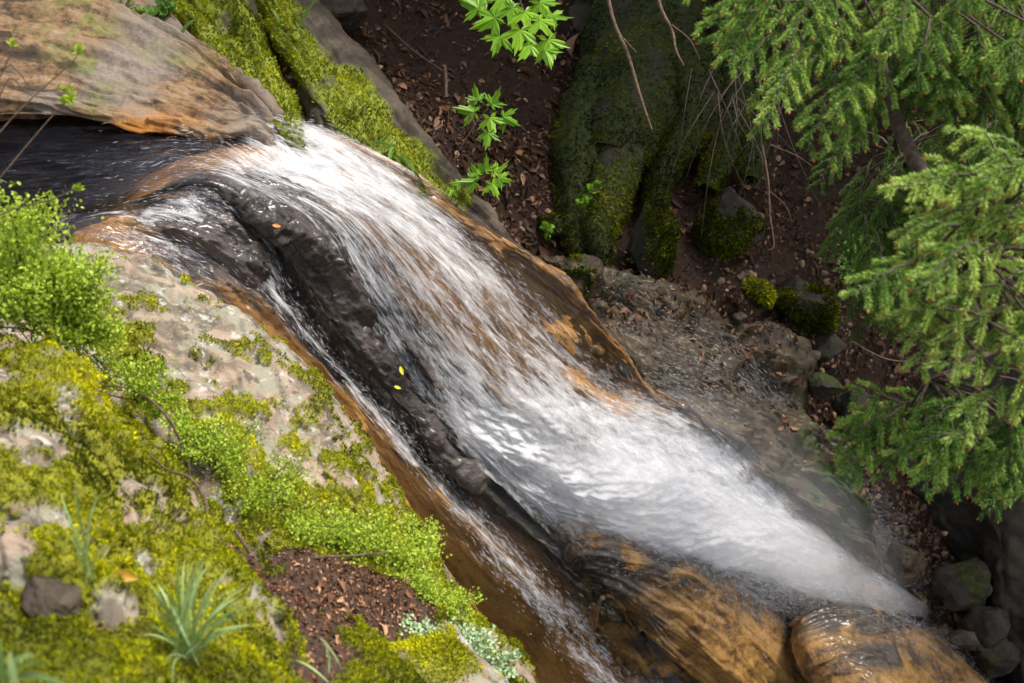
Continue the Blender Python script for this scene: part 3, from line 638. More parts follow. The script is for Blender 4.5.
# ---- wet slabs at the foot, lower right
BX, BY = img(Bd); BDD = Bd[..., 1]*cp-Bd[..., 2]*sp
def bd(rows):
    out = []
    for r_ in rows:
        q = []
        for (x, y, l) in r_:
            k = np.argmin((BX-x)**2+(BY-y)**2); q.append((x, y, BDD.ravel()[k]-l))
        out.append(q)
    return out
_, pS1, nS1, mS1 = slab("orange_rock_slab", bd([
    [(562, 524, -.02), (612, 514, -.03), (668, 516, -.02), (725, 530, .0), (768, 560, .03), (812, 605, .06), (850, 660, .10), (900, 740, .1)],
    [(570, 552, .07), (612, 546, .11), (660, 552, .15), (706, 572, .18), (748, 604, .21), (792, 650, .26), (832, 702, .26), (880, 780, .26)],
    [(585, 580, .10), (620, 590, .18), (655, 608, .24), (690, 632, .28), (728, 664, .30), (765, 702, .28), (808, 755, .32), (850, 820, .32)],
    [(600, 595, .05), (632, 620, .1), (662, 646, .14), (695, 672, .18), (730, 705, .2), (770, 745, .24), (800, 800, .3), (840, 860, .3)],
    [(612, 606, -.03), (640, 635, .0), (668, 664, .02), (700, 692, .04), (733, 724, .06), (772, 765, .1), (800, 830, .1), (840, 890, .1)]]),
    200, 340, M['rock_orange'], .035, 401, "ochre wet rock slab with dark cracks below the main fall", "rock",
    moss=lambda p, N: blob(p, [(610, 570, 50, 45, 1.5), (690, 565, 65, 30, 1.4), (650, 640, 26, 50, 1.1)])*ss(-.6, .1, fbm(p, 7, 4, 3)), tuck=((.05, .1, -.5), (-.1, -.1, -.5)), side=.3, sc_=2.6, fine=.35, ter=(3.2, .55, 5, .09), strat=(14, 1.6, .016))
_, pS2, nS2, mS2 = slab("orange_rock_slab", [
    [(800, 612, 6.46), (832, 598, 6.56), (876, 602, 6.68), (920, 624, 6.82), (957, 654, 6.92), (1005, 700, 7.0)],
    [(806, 636, 6.33), (842, 624, 6.38), (880, 630, 6.46), (916, 650, 6.55), (948, 682, 6.65), (985, 730, 6.75)],
    [(820, 664, 6.24), (854, 656, 6.22), (885, 665, 6.25), (915, 690, 6.3), (942, 722, 6.45), (972, 770, 6.55)],
    [(842, 700, 6.16), (878, 700, 6.1), (905, 715, 6.12), (928, 740, 6.2), (950, 775, 6.3), (970, 820, 6.4)]],
    180, 260, M['rock_orange'], .035, 431, "dark-topped ochre rock hump at the bottom where the water disappears", "rock",
    moss=lambda p, N: blob(p, [(865, 615, 75, 24, 1.6), (885, 655, 50, 16, 1.4)])*ss(-.5, .1, fbm(p, 7, 4, 8)), tuck=((.05, .1, -.5), (-.1, -.1, -.5)), side=.12, sc_=3.0, fine=.35, ter=(3.6, .8, 5, .08), strat=(14, 1.8, .014))

# ---- boulders in the gully
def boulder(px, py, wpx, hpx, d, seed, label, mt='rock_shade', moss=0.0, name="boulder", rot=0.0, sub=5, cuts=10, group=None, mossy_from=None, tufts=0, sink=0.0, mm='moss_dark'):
    V, F = rockshape(sub, seed, cuts+6, .20, .50); r = wpx/2*d/FPX; h = hpx/2*d/FPX
    V = V/np.abs(V).max(0)
    ca, sa = math.cos(rot), math.sin(rot)
    V = np.stack([V[:, 0]*r, V[:, 1]*r*.85, V[:, 2]*h], 1)
    V = np.stack([V[:, 0]*ca-V[:, 2]*sa, V[:, 1], V[:, 0]*sa+V[:, 2]*ca], 1)
    W = V+P(px, py, d)-np.array([0, 0, sink])
    Nn = V/(np.linalg.norm(V, axis=1, keepdims=True)+1e-9)
    n = fbm(W, 1.4/r*.25+3, 4, seed); side = Nn[:, 2]*.4
    if mossy_from is not None: side = Nn@np.array(mossy_from)*.9
    mo = ss(.0, .25, n+side+moss-.3)
    o = mk(name, W, F, M[mt], attrs={"moss": mo, "wet": mo*0}); tag(o, label, "boulder", group)
    if tufts:
        rg = np.random.default_rng(seed); k = rg.choice(len(F), tufts, p=(mo[F].mean(1)+1e-6)/(mo[F].mean(1)+1e-6).sum())
        bw = rg.dirichlet((1, 1, 1), tufts); tri = W[F[k]]; pos = (tri*bw[..., None]).sum(1)
        nn = Nn[F[k]].mean(1); L = .0026*d*(.5+rg.random(tufts))
        VV, FF = stamp(BLADE, BLADE_F, pos, basis(nn+rg.normal(size=nn.shape)*.5, rg=rg), np.stack([L*.6, L*.6, L], 1))
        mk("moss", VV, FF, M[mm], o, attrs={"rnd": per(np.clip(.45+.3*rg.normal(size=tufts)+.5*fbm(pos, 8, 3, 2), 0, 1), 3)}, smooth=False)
    return o
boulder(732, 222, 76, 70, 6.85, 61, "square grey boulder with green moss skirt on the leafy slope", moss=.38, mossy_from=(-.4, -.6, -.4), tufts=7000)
boulder(757, 292, 30, 44, 6.75, 62, "small bright-mossed stone below the square grey boulder", moss=.8, tufts=2500, mm='moss', rot=.5)
boulder(808, 302, 74, 56, 6.95, 63, "low dark boulder with moss at the right end of the gully", moss=.3, mossy_from=(.4, -.5, .2), tufts=5000)
boulder(652, 245, 52, 92, 6.55, 64, "tall moss-sided boulder at the foot of the mossy roots", moss=.5, mossy_from=(.8, -.4, .1), tufts=7000, rot=-.1)
boulder(580, 282, 60, 56, 6.1, 65, "grey boulder with a green moss crest where the rocks meet the gully bed", 'rock_wet', moss=-.05, tufts=900, rot=-.5)
boulder(553, 272, 32, 34, 6.15, 66, "brown stone left of the moss-crested boulder", 'rock_wet', moss=-.6)
boulder(560, 300, 50, 26, 6.0, 67, "flat wet brown stone under the moss-crested boulder", 'rock_wet', moss=-.3)
boulder(552, 226, 32, 30, 6.5, 68, "small olive boulder at the left foot of the mossy stump", moss=.25, tufts=600)
boulder(334, 8, 72, 62, 6.35, 69, "grey lichen boulder cut by the top edge of the picture", 'rock_grey', moss=-.35, rot=.3)
boulder(192, 62, 50, 40, 5.55, 70, "grey stone behind the fern above the banded rock", 'rock_grey', moss=-.15)
boulder(520, 228, 16, 14, 6.55, 71, "fist-sized pale brown stone lying in the leaf litter", 'rock_grey', moss=-1, sub=4)
boulder(555, 142, 13, 14, 6.85, 72, "small tan stone high on the litter slope beside the stump", 'rock_grey', moss=-1, sub=4)
boulder(618, 234, 14, 12, 6.6, 73, "small reddish stone between stump and tall mossy boulder", 'rock_grey', moss=-1, sub=4)
boulder(740, 318, 18, 13, 6.65, 74, "pale rounded stone at the top of the gully bed", 'rock_grey', moss=-1, sub=4)
boulder(700, 335, 40, 28, 6.5, 75, "brown block wedged in the gully bed under the pale stone", 'rock_wet', moss=-.6)
boulder(660, 350, 46, 60, 6.3, 76, "wet ridge-backed rock standing beside the far edge of the water", 'rock_wet', moss=-.3, rot=.7)
boulder(722, 368, 52, 44, 6.45, 77, "reddish wet block in the middle of the gully bed", 'rock_wet', moss=-.7)
boulder(812, 355, 22, 20, 6.85, 78, "angular tan stone at the lower end of the gully debris", 'rock_grey', moss=-1, sub=4, cuts=14)
boulder(830, 345, 44, 40, 7.0, 79, "dark broken rock under the low mossy boulder", moss=-.4)
boulder(850, 405, 44, 50, 7.0, 80, "dark brown rock stacked beside the black hollow", moss=-.4)
boulder(822, 385, 44, 30, 6.85, 81, "greenish rock below the angular tan stone", moss=.05)
boulder(858, 455, 40, 50, 7.0, 82, "dark rock in the shade just left of the low spruce bough", moss=-.3)
boulder(905, 560, 46, 44, 7.05, 83, "smooth wet grey rock beside the gravel at the foot", 'rock_wet', moss=-.8)
boulder(960, 585, 62, 52, 7.1, 84, "rounded olive boulder under the dark right-hand wall", moss=-.05)
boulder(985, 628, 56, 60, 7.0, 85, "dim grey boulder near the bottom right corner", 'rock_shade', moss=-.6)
boulder(938, 640, 50, 46, 7.15, 87, "grey block in the spray at the bottom of the fall", 'rock_wet', moss=-.7)
boulder(965, 640, 30, 26, 6.75, 86, "smooth beige boulder at the foot of the ochre hump", 'rock_grey', moss=-1, rot=-.5)
boulder(945, 533, 10, 8, 7.1, 88, "small bright orange stone in the gravel", 'rock_orange', moss=-1, sub=4)
boulder(1000, 660, 46, 40, 6.9, 89, "black wet stone in the bottom right corner", 'rock_shade', moss=-.5)
boulder(60, 600, 74, 42, 1.97, 91, "dark flat stone in the moss at the left edge", 'rock_grey', moss=-.35, rot=-.35)
boulder(445, 672, 150, 44, 2.72, 92, "pale grey rock with moss rim at the bottom edge", 'rock_fg', moss=.15, rot=-.25, tufts=6000, mm='moss')
boulder(258, 648, 44, 44, 2.28, 93, "small brown stone in the bank moss beside the grass", 'rock_fg', moss=.05, tufts=1500, mm='moss')
boulder(590, 40, 110, 80, 7.6, 95, "dark square rock at the top edge behind the mossy stump", moss=-.2)
# cavern wall on the right
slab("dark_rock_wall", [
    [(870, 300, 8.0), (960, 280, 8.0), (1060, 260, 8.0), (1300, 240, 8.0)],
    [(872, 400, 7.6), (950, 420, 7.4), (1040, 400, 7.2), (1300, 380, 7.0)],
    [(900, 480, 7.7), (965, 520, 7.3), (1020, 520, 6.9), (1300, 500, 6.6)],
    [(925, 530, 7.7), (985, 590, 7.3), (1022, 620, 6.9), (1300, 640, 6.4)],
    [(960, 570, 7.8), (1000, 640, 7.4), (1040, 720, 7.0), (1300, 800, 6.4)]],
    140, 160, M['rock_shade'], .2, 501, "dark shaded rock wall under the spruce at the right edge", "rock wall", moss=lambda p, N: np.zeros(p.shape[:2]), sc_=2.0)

# ================================================================== MOSSY STUMP AND ROOTS
st = empty("mossy_stump", P(600, 240, 6.6), "big moss-covered stump with thick roots running down the leafy slope", "tree stump")
def mossroot(pts, rad, name, seed, parent, tufts=9000):
    V, F = tube(PX(pts), rad, 28, 10, .35, seed)
    n = fbm(V, 5, 4, seed); mo = ss(-.35, .1, n+.15)
    o = mk(name, V, F, M['rock_shade'], parent, attrs={"moss": mo, "wet": mo*0})
    rg = np.random.default_rng(seed); k = rg.choice(len(F), tufts, p=(mo[F].mean(1)+1e-6)/(mo[F].mean(1)+1e-6).sum())
    a, b = rg.random((tufts, 1)), rg.random((tufts, 1)); q = V[F[k]]
    pos = q[:, 0]*(1-a)*(1-b)+q[:, 1]*a*(1-b)+q[:, 2]*a*b+q[:, 3]*(1-a)*b
    nn = np.cross(q[:, 1]-q[:, 0], q[:, 3]-q[:, 0]); nn /= np.linalg.norm(nn, axis=1, keepdims=True)+1e-9
    nn *= np.sign((nn*np.array([0, -.7, .7])).sum(1, keepdims=True)+1e-9)
    L = .018*(.5+rg.random(tufts))
    VV, FF = stamp(BLADE, BLADE_F, pos, basis(nn*.8+rg.normal(size=nn.shape)*.5+np.array([0, 0, -.4]), rg=rg), np.stack([L*.5, L*.5, L*1.2], 1))
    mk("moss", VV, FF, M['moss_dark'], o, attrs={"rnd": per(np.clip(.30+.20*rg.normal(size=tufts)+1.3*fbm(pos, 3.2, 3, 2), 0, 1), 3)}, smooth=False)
mossroot([(660, -60, 7.6), (645, 40, 7.15), (628, 110, 6.95), (610, 165, 6.85)], [.42, .40, .36, .26], "trunk", 1, st, 16000)
mossroot([(600, 70, 7.0), (582, 130, 6.8), (576, 190, 6.65), (580, 245, 6.55), (588, 275, 6.5)], [.16, .17, .13, .10, .05], "root", 2, st)
mossroot([(630, 90, 6.85), (620, 150, 6.7), (606, 205, 6.58), (598, 240, 6.5), (600, 280, 6.45)], [.18, .19, .15, .12, .06], "root", 3, st)
mossroot([(680, 60, 7.1), (690, 105, 6.95), (672, 150, 6.85), (658, 185, 6.75), (655, 215, 6.65)], [.26, .22, .13, .09, .06], "root", 4, st)
mossroot([(730, 20, 7.4), (735, 90, 7.2), (722, 150, 7.05), (705, 190, 6.95)], [.25, .22, .14, .08], "root", 5, st, 7000)
mossroot([(745, 110, 7.1), (750, 150, 7.0), (748, 180, 6.9)], [.10, .12, .06], "root", 6, st, 2500)

# ================================================================== SPRUCE
BUD = [.8]
def spruce_geo():
    return {'needle': Bag(), 'wood': Bag(), 'bud': Bag()}
def spray(bags, s, e, width, rg, sag=.12, tone=.5, nd=1.0):
    """one flat drooping spray: axis, side shoots, needles all round each"""
    s, e = np.array(s), np.array(e); ax = e-s; L = np.linalg.norm(ax); axn = ax/L
    n = 9; t = np.linspace(0, 1, n)[:, None]
    up = np.array([0, 0, 1.])
    pts = s+ax*t+up*(sag*L*np.sin(t*math.pi*.75)*1.0)+rg.normal(size=(n, 3))*.004
    pln = np.cross(axn, up)+rg.normal(size=3)*.35; pln -= axn*(pln@axn); pln /= np.linalg.norm(pln)
    segs = [(pts[i], pts[i+1]) for i in range(n-1)]
    shoots = []
    k = int(L/.030)
    for i in range(k):
        tt = (i+.6)/k; f = tt*(n-1); a = int(min(f, n-2)); b = pts[a]+(pts[a+1]-pts[a])*(f-a)
        side = 1 if i % 2 else -1
        ln = width*(1-tt)**.6*(.75+.5*rg.random())*(.35+.65*min(1, tt*4))+.02
        dr = axn*.75+pln*side*.85+up*(-.10-.22*rg.random())+rg.normal(size=3)*.16; dr /= np.linalg.norm(dr)
        q0 = b; mid = b+dr*ln*.55; q1 = mid+(dr+up*-.45+axn*.15)*ln*.45
        shoots.append((q0, mid, q1, ln))
    P0, P1, al = [], [], []
    def needles(a, b, dens, r0):
        ll = np.linalg.norm(b-a); m = max(3, int(ll*dens)); tt = rg.random((m, 1)); pos = a+(b-a)*tt
        dd = (b-a)/ll; rnd = rg.normal(size=(m, 3)); rnd -= dd*(rnd@dd)[:, None]; rnd /= np.linalg.norm(rnd, axis=1, keepdims=True)+1e-9
        rnd = rnd+up*.25
        d = dd*.75+rnd*.8; P0.append(pos); P1.append(d); al.append(np.full(m, r0)+rg.normal(size=m)*.1)
    for (a, b) in segs: needles(a, b, 900*nd, tone-.15)
    for (a, b, c, ln) in shoots:
        q = tone+rg.normal()*.12
        needles(a, b, 2700*nd, q-.14); needles(b, c, 3300*nd, q+.14)
        V, F = tube([a, b, c], [.0016, .0014, .001], 3, 1); bags['wood'].add(V, F, .5)
        if rg.random() < BUD[0]:
            VV, FF = stamp(DROP, DROP_F, (c-.002*up)[None], basis((c-b)[None], rg=rg), np.array([[.0085, .0085, .014]])); bags['needle'].add(VV, FF, 2.0)
    pos, d, r = np.concatenate(P0), np.concatenate(P1), np.clip(np.concatenate(al), 0, 1)
    m = len(pos); ln = .0150*(.75+.5*rg.random(m))
    V, F = stamp(DIAM, DIAM_F, pos, basis(d, rg=rg), np.stack([ln, np.full(m, .0020), ln], 1)); bags['needle'].add(V, F, per(r, 4))
    V, F = tube(pts, np.linspace(.005, .0015, n), 5, 1); bags['wood'].add(V, F, .5)
def inpoly(x, y, poly):
    c = False; j = len(poly)-1
    for i in range(len(poly)):
        (xi, yi), (xj, yj) = poly[i], poly[j]
        if (yi > y) != (yj > y) and x < (xj-xi)*(y-yi)/(yj-yi)+xi: c = not c
        j = i
    return c
TR = P(1420, 300, 3.6)
tree = empty("spruce_tree", (TR[0], TR[1]+.1, -6.4), "green spruce with drooping boughs hanging in from the right edge", "tree")
zs = np.linspace(-6.6, 3.2, 12)
V, F = tube([(TR[0]+.04*math.sin(z*2), TR[1]+.1, z) for z in zs], np.linspace(.17, .06, 12), 16, 3, .15, 3); mk("trunk", V, F, M['bark'], tree)
def bough(name, limb, rad, poly, count, ang, Lpx, dr, tips, width, seed, tone, mat='needle', explicit=(), nd=1.0, spread=22):
    rg = np.random.default_rng(seed); b = spruce_geo()
    V, F = tube(PX(limb), rad, 10, 5, .3, seed); b['wood'].add(V, F, .3)
    xs = [q[0] for q in poly]; ys = [q[1] for q in poly]; k = 0
    L3 = PX(limb)
    while k < count:
        x, y = rg.uniform(min(xs), max(xs)), rg.uniform(min(ys), max(ys))
        if not inpoly(x, y, poly): continue
        k += 1; a = math.radians((ang(x, y) if callable(ang) else ang)+rg.normal()*spread); L = rg.uniform(*Lpx); d = rg.uniform(*dr)
        s = P(x, y, d); e = P(x+math.cos(a)*L, y+math.sin(a)*L, d+rg.uniform(-.12, .08))
        spray(b, s, e, width, rg, .12, tone+rg.normal()*.15, nd)
        j = np.argmin(np.linalg.norm(L3-s, axis=1)); V, F = tube([L3[j], (L3[j]+s)/2+np.array([0, 0, .03]), s], [.006, .005, .004], 5, 2); b['wood'].add(V, F, .3)
    for (x0, y0, x1, y1, d) in explicit:
        spray(b, P(x0, y0, d), P(x1, y1, d-.03), width, rg, .12, tone+.05, nd)
    o = b['wood'].build(name, M['bark'], tree)
    nm = b['needle'].build("needles", M[mat], o, smooth=False); pass
    return o
# angle in image degrees (0 right, 90 down)
bough("bough", [(1230, -180, 3.4), (1080, -150, 3.3), (930, -110, 3.2), (820, -60, 3.1), (760, -20, 3.05)], [.03, .025, .018, .012, .006],
      [(760, -60), (1040, -60), (1030, 40), (960, 60), (900, 70), (850, 60), (800, 50), (745, 20)], 62, lambda x, y: 125-(x-760)*.13, (60, 105), (2.8, 3.4), None, .085, 1, .48,
      explicit=[(790, 10, 698, 38, 2.9), (800, 25, 705, 50, 2.95), (795, 0, 712, 18, 2.9), (790, 40, 755, 142, 2.95), (830, 50, 772, 100, 2.9), (840, 70, 805, 158, 2.95), (865, 60, 828, 168, 2.95), (880, 70, 852, 140, 3.0), (760, 10, 728, 70, 2.9), (775, 30, 742, 75, 2.9)])
bough("bough", [(1230, -60, 3.5), (1120, -20, 3.4), (1020, 20, 3.35), (930, 60, 3.3)], [.03, .02, .014, .007],
      [(900, -20), (1060, -20), (1060, 120), (1000, 120), (930, 80), (900, 60)], 56, lambda x, y: 100-(x-950)*.5, (70, 110), (3.0, 3.5), None, .08, 2, .42,
      explicit=[(930, 50, 1012, 82, 3.0), (900, 60, 965, 100, 3.0), (900, 90, 1000, 120, 3.1)])
bough("bough", [(1230, 100, 3.0), (1120, 140, 2.9), (1040, 180, 2.75), (960, 260, 2.65), (905, 295, 2.6)], [.028, .022, .015, .01, .005],
      [(945, 175), (1070, 120), (1080, 380), (1000, 380), (930, 310), (905, 280)], 60, lambda x, y: 165-(y-180)*.35, (55, 95), (2.4, 2.8), None, .075, 3, .78,
      explicit=[(985, 190, 938, 165, 2.5), (990, 200, 935, 200, 2.5), (950, 250, 905, 270, 2.5), (950, 290, 886, 300, 2.5), (960, 310, 890, 322, 2.5), (985, 350, 938, 372, 2.5), (1000, 370, 960, 372, 2.5)], spread=26)
bough("bough", [(1230, 260, 3.3), (1120, 300, 3.2), (1020, 340, 3.1), (930, 380, 3.0)], [.028, .02, .012, .006],
      [(925, 375), (1070, 340), (1070, 450), (960, 440), (900, 425)], 44, lambda x, y: 150-(x-900)*.42, (55, 90), (2.8, 3.2), None, .085, 4, .42, 
      explicit=[(900, 410, 835, 452, 2.95), (900, 400, 850, 400, 2.95), (880, 420, 848, 478, 2.95), (905, 420, 880, 482, 2.95), (960, 430, 915, 465, 2.95), (1000, 430, 985, 500, 2.9), (1020, 440, 1015, 503, 2.9)])
BUD[0] = .1
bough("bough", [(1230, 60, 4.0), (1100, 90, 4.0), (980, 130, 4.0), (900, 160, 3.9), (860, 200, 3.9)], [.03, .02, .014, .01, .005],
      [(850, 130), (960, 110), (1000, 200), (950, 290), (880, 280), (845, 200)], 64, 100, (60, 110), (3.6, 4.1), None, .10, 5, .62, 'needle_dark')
# bare limb in view
lm = Bag(); V, F = tube(PX([(870, 20, 3.3), (893, 110, 3.12), (905, 140, 3.08), (925, 178, 3.03), (944, 212, 2.98), (958, 270, 2.95), (985, 330, 2.95)]), [.018, .019, .022, .021, .019, .014, .01], 12, 6, .35, 9); lm.add(V, F)
lm.build("limb", M['bark'], tree)
tw = Bag(); rg = np.random.default_rng(8)
for q in range(26):
    x0, y0 = rg.uniform(690, 790), rg.uniform(60, 110); x1, y1 = x0+rg.uniform(-60, 60), y0+rg.uniform(50, 150); d = rg.uniform(4.6, 5.6)
    V, F = tube(PX([(x0, y0, d), ((x0+x1)/2+rg.uniform(-12, 12), (y0+y1)/2, d), (x1, y1, d+.1)]), [.0028, .002, .001], 4, 4); tw.add(V, F)
tag(tw.build("dead_twigs", M['bark']), "thin bare brown twigs hanging under the top spruce bough", "twigs", kind="stuff")

# ================================================================== MAPLE
def maple_tpl():
    lobes = [(-125, .42), (-62, .82), (0, 1.0), (62, .82), (125, .42)]; pts = [(0, -.02)]
    out = []
    for a, r in lobes:
        for da, rr in ((-24, .42), (-15, .66), (-9, .74), (-8, .62), (0, 1.0), (8, .62), (9, .74), (15, .66), (24, .42)):
            q = math.radians(a+da); out.append((math.sin(q)*r*rr, math.cos(q)*r*rr))
    V = [[0, 0, 0]]+[[0.28*abs(x)-.30*y*y+.05*math.sin(9*x), x, y] for x, y in out]
    F = [[0, i, i+1] for i in range(1, len(out))]
    return np.array(V, float), F
MT, MF = maple_tpl()
def maple(name, stems, leaves, label, group=None, seed=1):
    rg = np.random.default_rng(seed)
    root = empty(name, P(*stems[0][0]), label, "maple", group)
    b = Bag()
    for s in stems: V, F = tube(PX(s), np.linspace(.004, .0015, len(s)), 5, 4); b.add(V, F)
    b.build("stem", M['twig'], root)
    for (x, y, sz, ang, d) in leaves:
        c = P(x, y, d); a = math.radians(ang)
        tip = P(x+math.cos(a)*10, y+math.sin(a)*10, d)-c; tip /= np.linalg.norm(tip)
        nrm = np.array([.05, -.62, .78])+rg.normal(size=3)*.28
        B = basis(tip[None], nrm[None]); B = np.stack([-B[..., 1], B[..., 0], B[..., 2]], -1)
        L = sz*1.28*d/FPX
        V, F = stamp(MT, MF, c[None], B, np.array([L*.9])); mk("leaf", V, F, M['maple'], root, attrs={"rnd": np.full(len(V), rg.random())}, smooth=False)
rg = np.random.default_rng(4)
lv = [(478, 8, 22, 200, 4.3), (495, 18, 26, 150, 4.25), (512, 8, 24, 90, 4.3), (520, 30, 26, 100, 4.2), (500, 36, 22, 110, 4.25), (540, 20, 24, 60, 4.25), (548, 40, 26, 80, 4.2), (530, 45, 20, 120, 4.2), (552, 15, 20, 20, 4.3), (540, 2, 24, 60, 4.35), (505, -4, 26, 120, 4.4), (485, -2, 22, 160, 4.4), (545, 50, 20, 70, 4.15), (525, 12, 24, 80, 4.28)]
maple("maple_branch", [[(520, -90, 4.6), (518, -40, 4.5), (520, 0, 4.35), (535, 30, 4.25)], [(518, -30, 4.45), (495, -5, 4.35), (485, 5, 4.3)]], lv, "bright green lobed maple leaves hanging in at the top edge", seed=2)
maple("maple_seedling", [[(447, 205, 5.25), (455, 160, 5.2), (475, 125, 5.15), (488, 108, 5.15)], [(475, 125, 5.15), (470, 110, 5.15), (478, 98, 5.15)]],
      [(474, 112, 20, 190, 5.15), (478, 100, 15, 250, 5.15), (492, 104, 17, 300, 5.15), (490, 118, 20, 80, 5.1), (503, 117, 19, 30, 5.1), (488, 133, 17, 95, 5.05)], "upper maple seedling with a rosette of green leaves over dark litter", "maple seedlings", 5)
maple("maple_seedling", [[(450, 205, 5.2), (455, 192, 5.15), (472, 182, 5.1), (485, 176, 5.1)]],
      [(475, 182, 17, 180, 5.1), (485, 170, 15, 280, 5.1), (495, 172, 17, 330, 5.1), (492, 183, 17, 70, 5.05), (478, 174, 12, 230, 5.1), (460, 183, 10, 170, 5.1), (454, 190, 9, 130, 5.1), (500, 178, 14, 20, 5.05)], "lower maple seedling rooted at the mossy rib edge", "maple seedlings", 6)

# ================================================================== SHRUBS, GRASS, TWIGS
def shrub(name, base, clusters, count, size, label, seed, mt='shrub', tone=.5, nst=14, lw=.55, cat="shrub"):
    rg = np.random.default_rng(seed); root = empty(name, P(*base), label, cat); wood = Bag()
    b0 = P(*base); pos = []; dirs = []
    per_c = max(1, nst//len(clusters))
    for (cx, cy, rx, ry, d, wt) in clusters:
        n = int(count*wt); c = P(cx, cy, d); sx, sy = rx*d/FPX, ry*d/FPX
        tips = []
        for q in range(max(4, int(nst*wt*2))):
            v = rg.normal(size=3); v /= np.linalg.norm(v); v *= rg.random()**.4
            tp = c+np.array([v[0]*sx, v[1]*sx*.7, v[2]*sy]); st_ = b0*.35+c*.65-np.array([0, 0, sy*.5]) if q else b0
            V, F = tube([st_+rg.normal(size=3)*.01, (st_+tp)/2+rg.normal(size=3)*.012, tp], [.0026, .0018, .0009], 4, 3); wood.add(V, F); tips.append((st_, tp))
        k = rg.integers(0, len(tips), n); t = np.clip(1-np.abs(rg.normal(size=n))*.33, .25, 1.05)[:, None]
        a = np.array([tips[i][0] for i in k]); e = np.array([tips[i][1] for i in k])
        pp = a+(e-a)*t+rg.normal(size=(n, 3))*np.array([sx, sx*.7, sy])*.16
        pos.append(pp); dirs.append((e-a)/(np.linalg.norm(e-a, axis=1, keepdims=True)+1e-6)*.6+rg.normal(size=(n, 3))*.6+np.array([0, 0, .35]))
    wood.build("stems", M['twig'], root)
    pos = np.concatenate(pos); dirs = np.concatenate(dirs); n = len(pos); L = size*(.6+.8*rg.random(n))
    B = basis(dirs, np.array([0, -.4, 1.])+rg.normal(size=(n, 3))*.5); B = np.stack([B[..., 1], -B[..., 0], B[..., 2]], -1)
    V, F = stamp(LEAF, LEAF_F, pos, B, np.stack([L, L*lw*1.3, L], 1))
    mk("foliage", V, F, M[mt], root, attrs={"rnd": per(np.clip(tone+rg.normal(size=n)*.25, 0, 1), len(LEAF))})
    return root
shrub("leafy_shrub", (30, 345, 3.0), [(20, 240, 75, 60, 2.75, .32), (75, 285, 55, 42, 2.8, .25), (25, 290, 65, 45, 2.75, .25), (90, 325, 42, 34, 2.85, .12), (5, 205, 50, 40, 2.7, .06)], 15000, .011, "dense yellow-green small-leaved shrub at the left edge above the rock slab", 1, tone=.6, nst=40)
shrub("creeping_shrub", (150, 410, 3.02), [(125, 375, 45, 28, 2.95, .5), (95, 350, 40, 25, 2.95, .3), (160, 400, 30, 22, 2.98, .2)], 2600, .009, "trailing yellow-green plant spilling over the moss below the shrub", 2, tone=.5)
shrub("low_shrub", (210, 480, 3.0), [(215, 440, 46, 38, 2.95, .28), (262, 488, 58, 44, 2.93, .35), (300, 528, 48, 32, 2.9, .22), (190, 420, 32, 20, 2.95, .15)], 8000, .008, "fine-leaved green shrub growing in the crack between slab and boulder", 3, tone=.5, nst=30)
shrub("leafy_groundcover", (400, 600, 3.1), [(370, 540, 52, 38, 3.05, .3), (412, 575, 52, 40, 3.1, .3), (445, 612, 36, 30, 3.15, .2), (425, 535, 26, 26, 3.3, .1), (330, 510, 40, 28, 3.0, .1)], 11000, .009, "bright green small-leaved plant on the rock edge above the orange bedrock", 4, tone=.62, nst=30)
shrub("pale_lichen", (440, 660, 2.95), [(420, 640, 46, 14, 2.85, .4), (470, 645, 40, 16, 2.88, .4), (502, 666, 26, 14, 2.9, .2)], 4200, .010, "pale grey-green feathery lichen on the bottom rock", 5, 'lichen', .6, cat="lichen")
shrub("pale_lichen", (208, 610, 2.4), [(203, 580, 10, 8, 2.35, 1)], 130, .010, "small pale lichen tuft at the hollow beside the red leaves", 6, 'lichen', .6, cat="lichen")
shrub("green_plant", (140, 30, 5.6), [(150, 12, 20, 16, 5.5, .6), (168, 8, 14, 10, 5.5, .4)], 380, .028, "broad-leaved green plant at the top edge behind the banded rock", 7, 'fern', .45, nst=10, lw=.8, cat="plant")
shrub("sapling", (585, 215, 6.4), [(592, 185, 8, 7, 6.35, .5), (582, 200, 7, 6, 6.35, .5)], 40, .03, "tiny light green sprig against the mossy stump root", 8, 'maple', .4, nst=4, lw=.8, cat="plant")
shrub("sapling", (548, 240, 6.3), [(548, 226, 9, 6, 6.25, 1)], 34, .03, "tiny light green sprig on the olive boulder", 9, 'maple', .3, nst=4, lw=.8, cat="plant")
shrub("dark_shrub", (880, 330, 5.2), [(870, 250, 35, 45, 5.0, .5), (885, 300, 25, 30, 5.0, .5)], 1500, .022, "dark green broadleaf shrub in the shade below the spruce limb", 10, 'fern', .15, nst=24, cat="shrub")
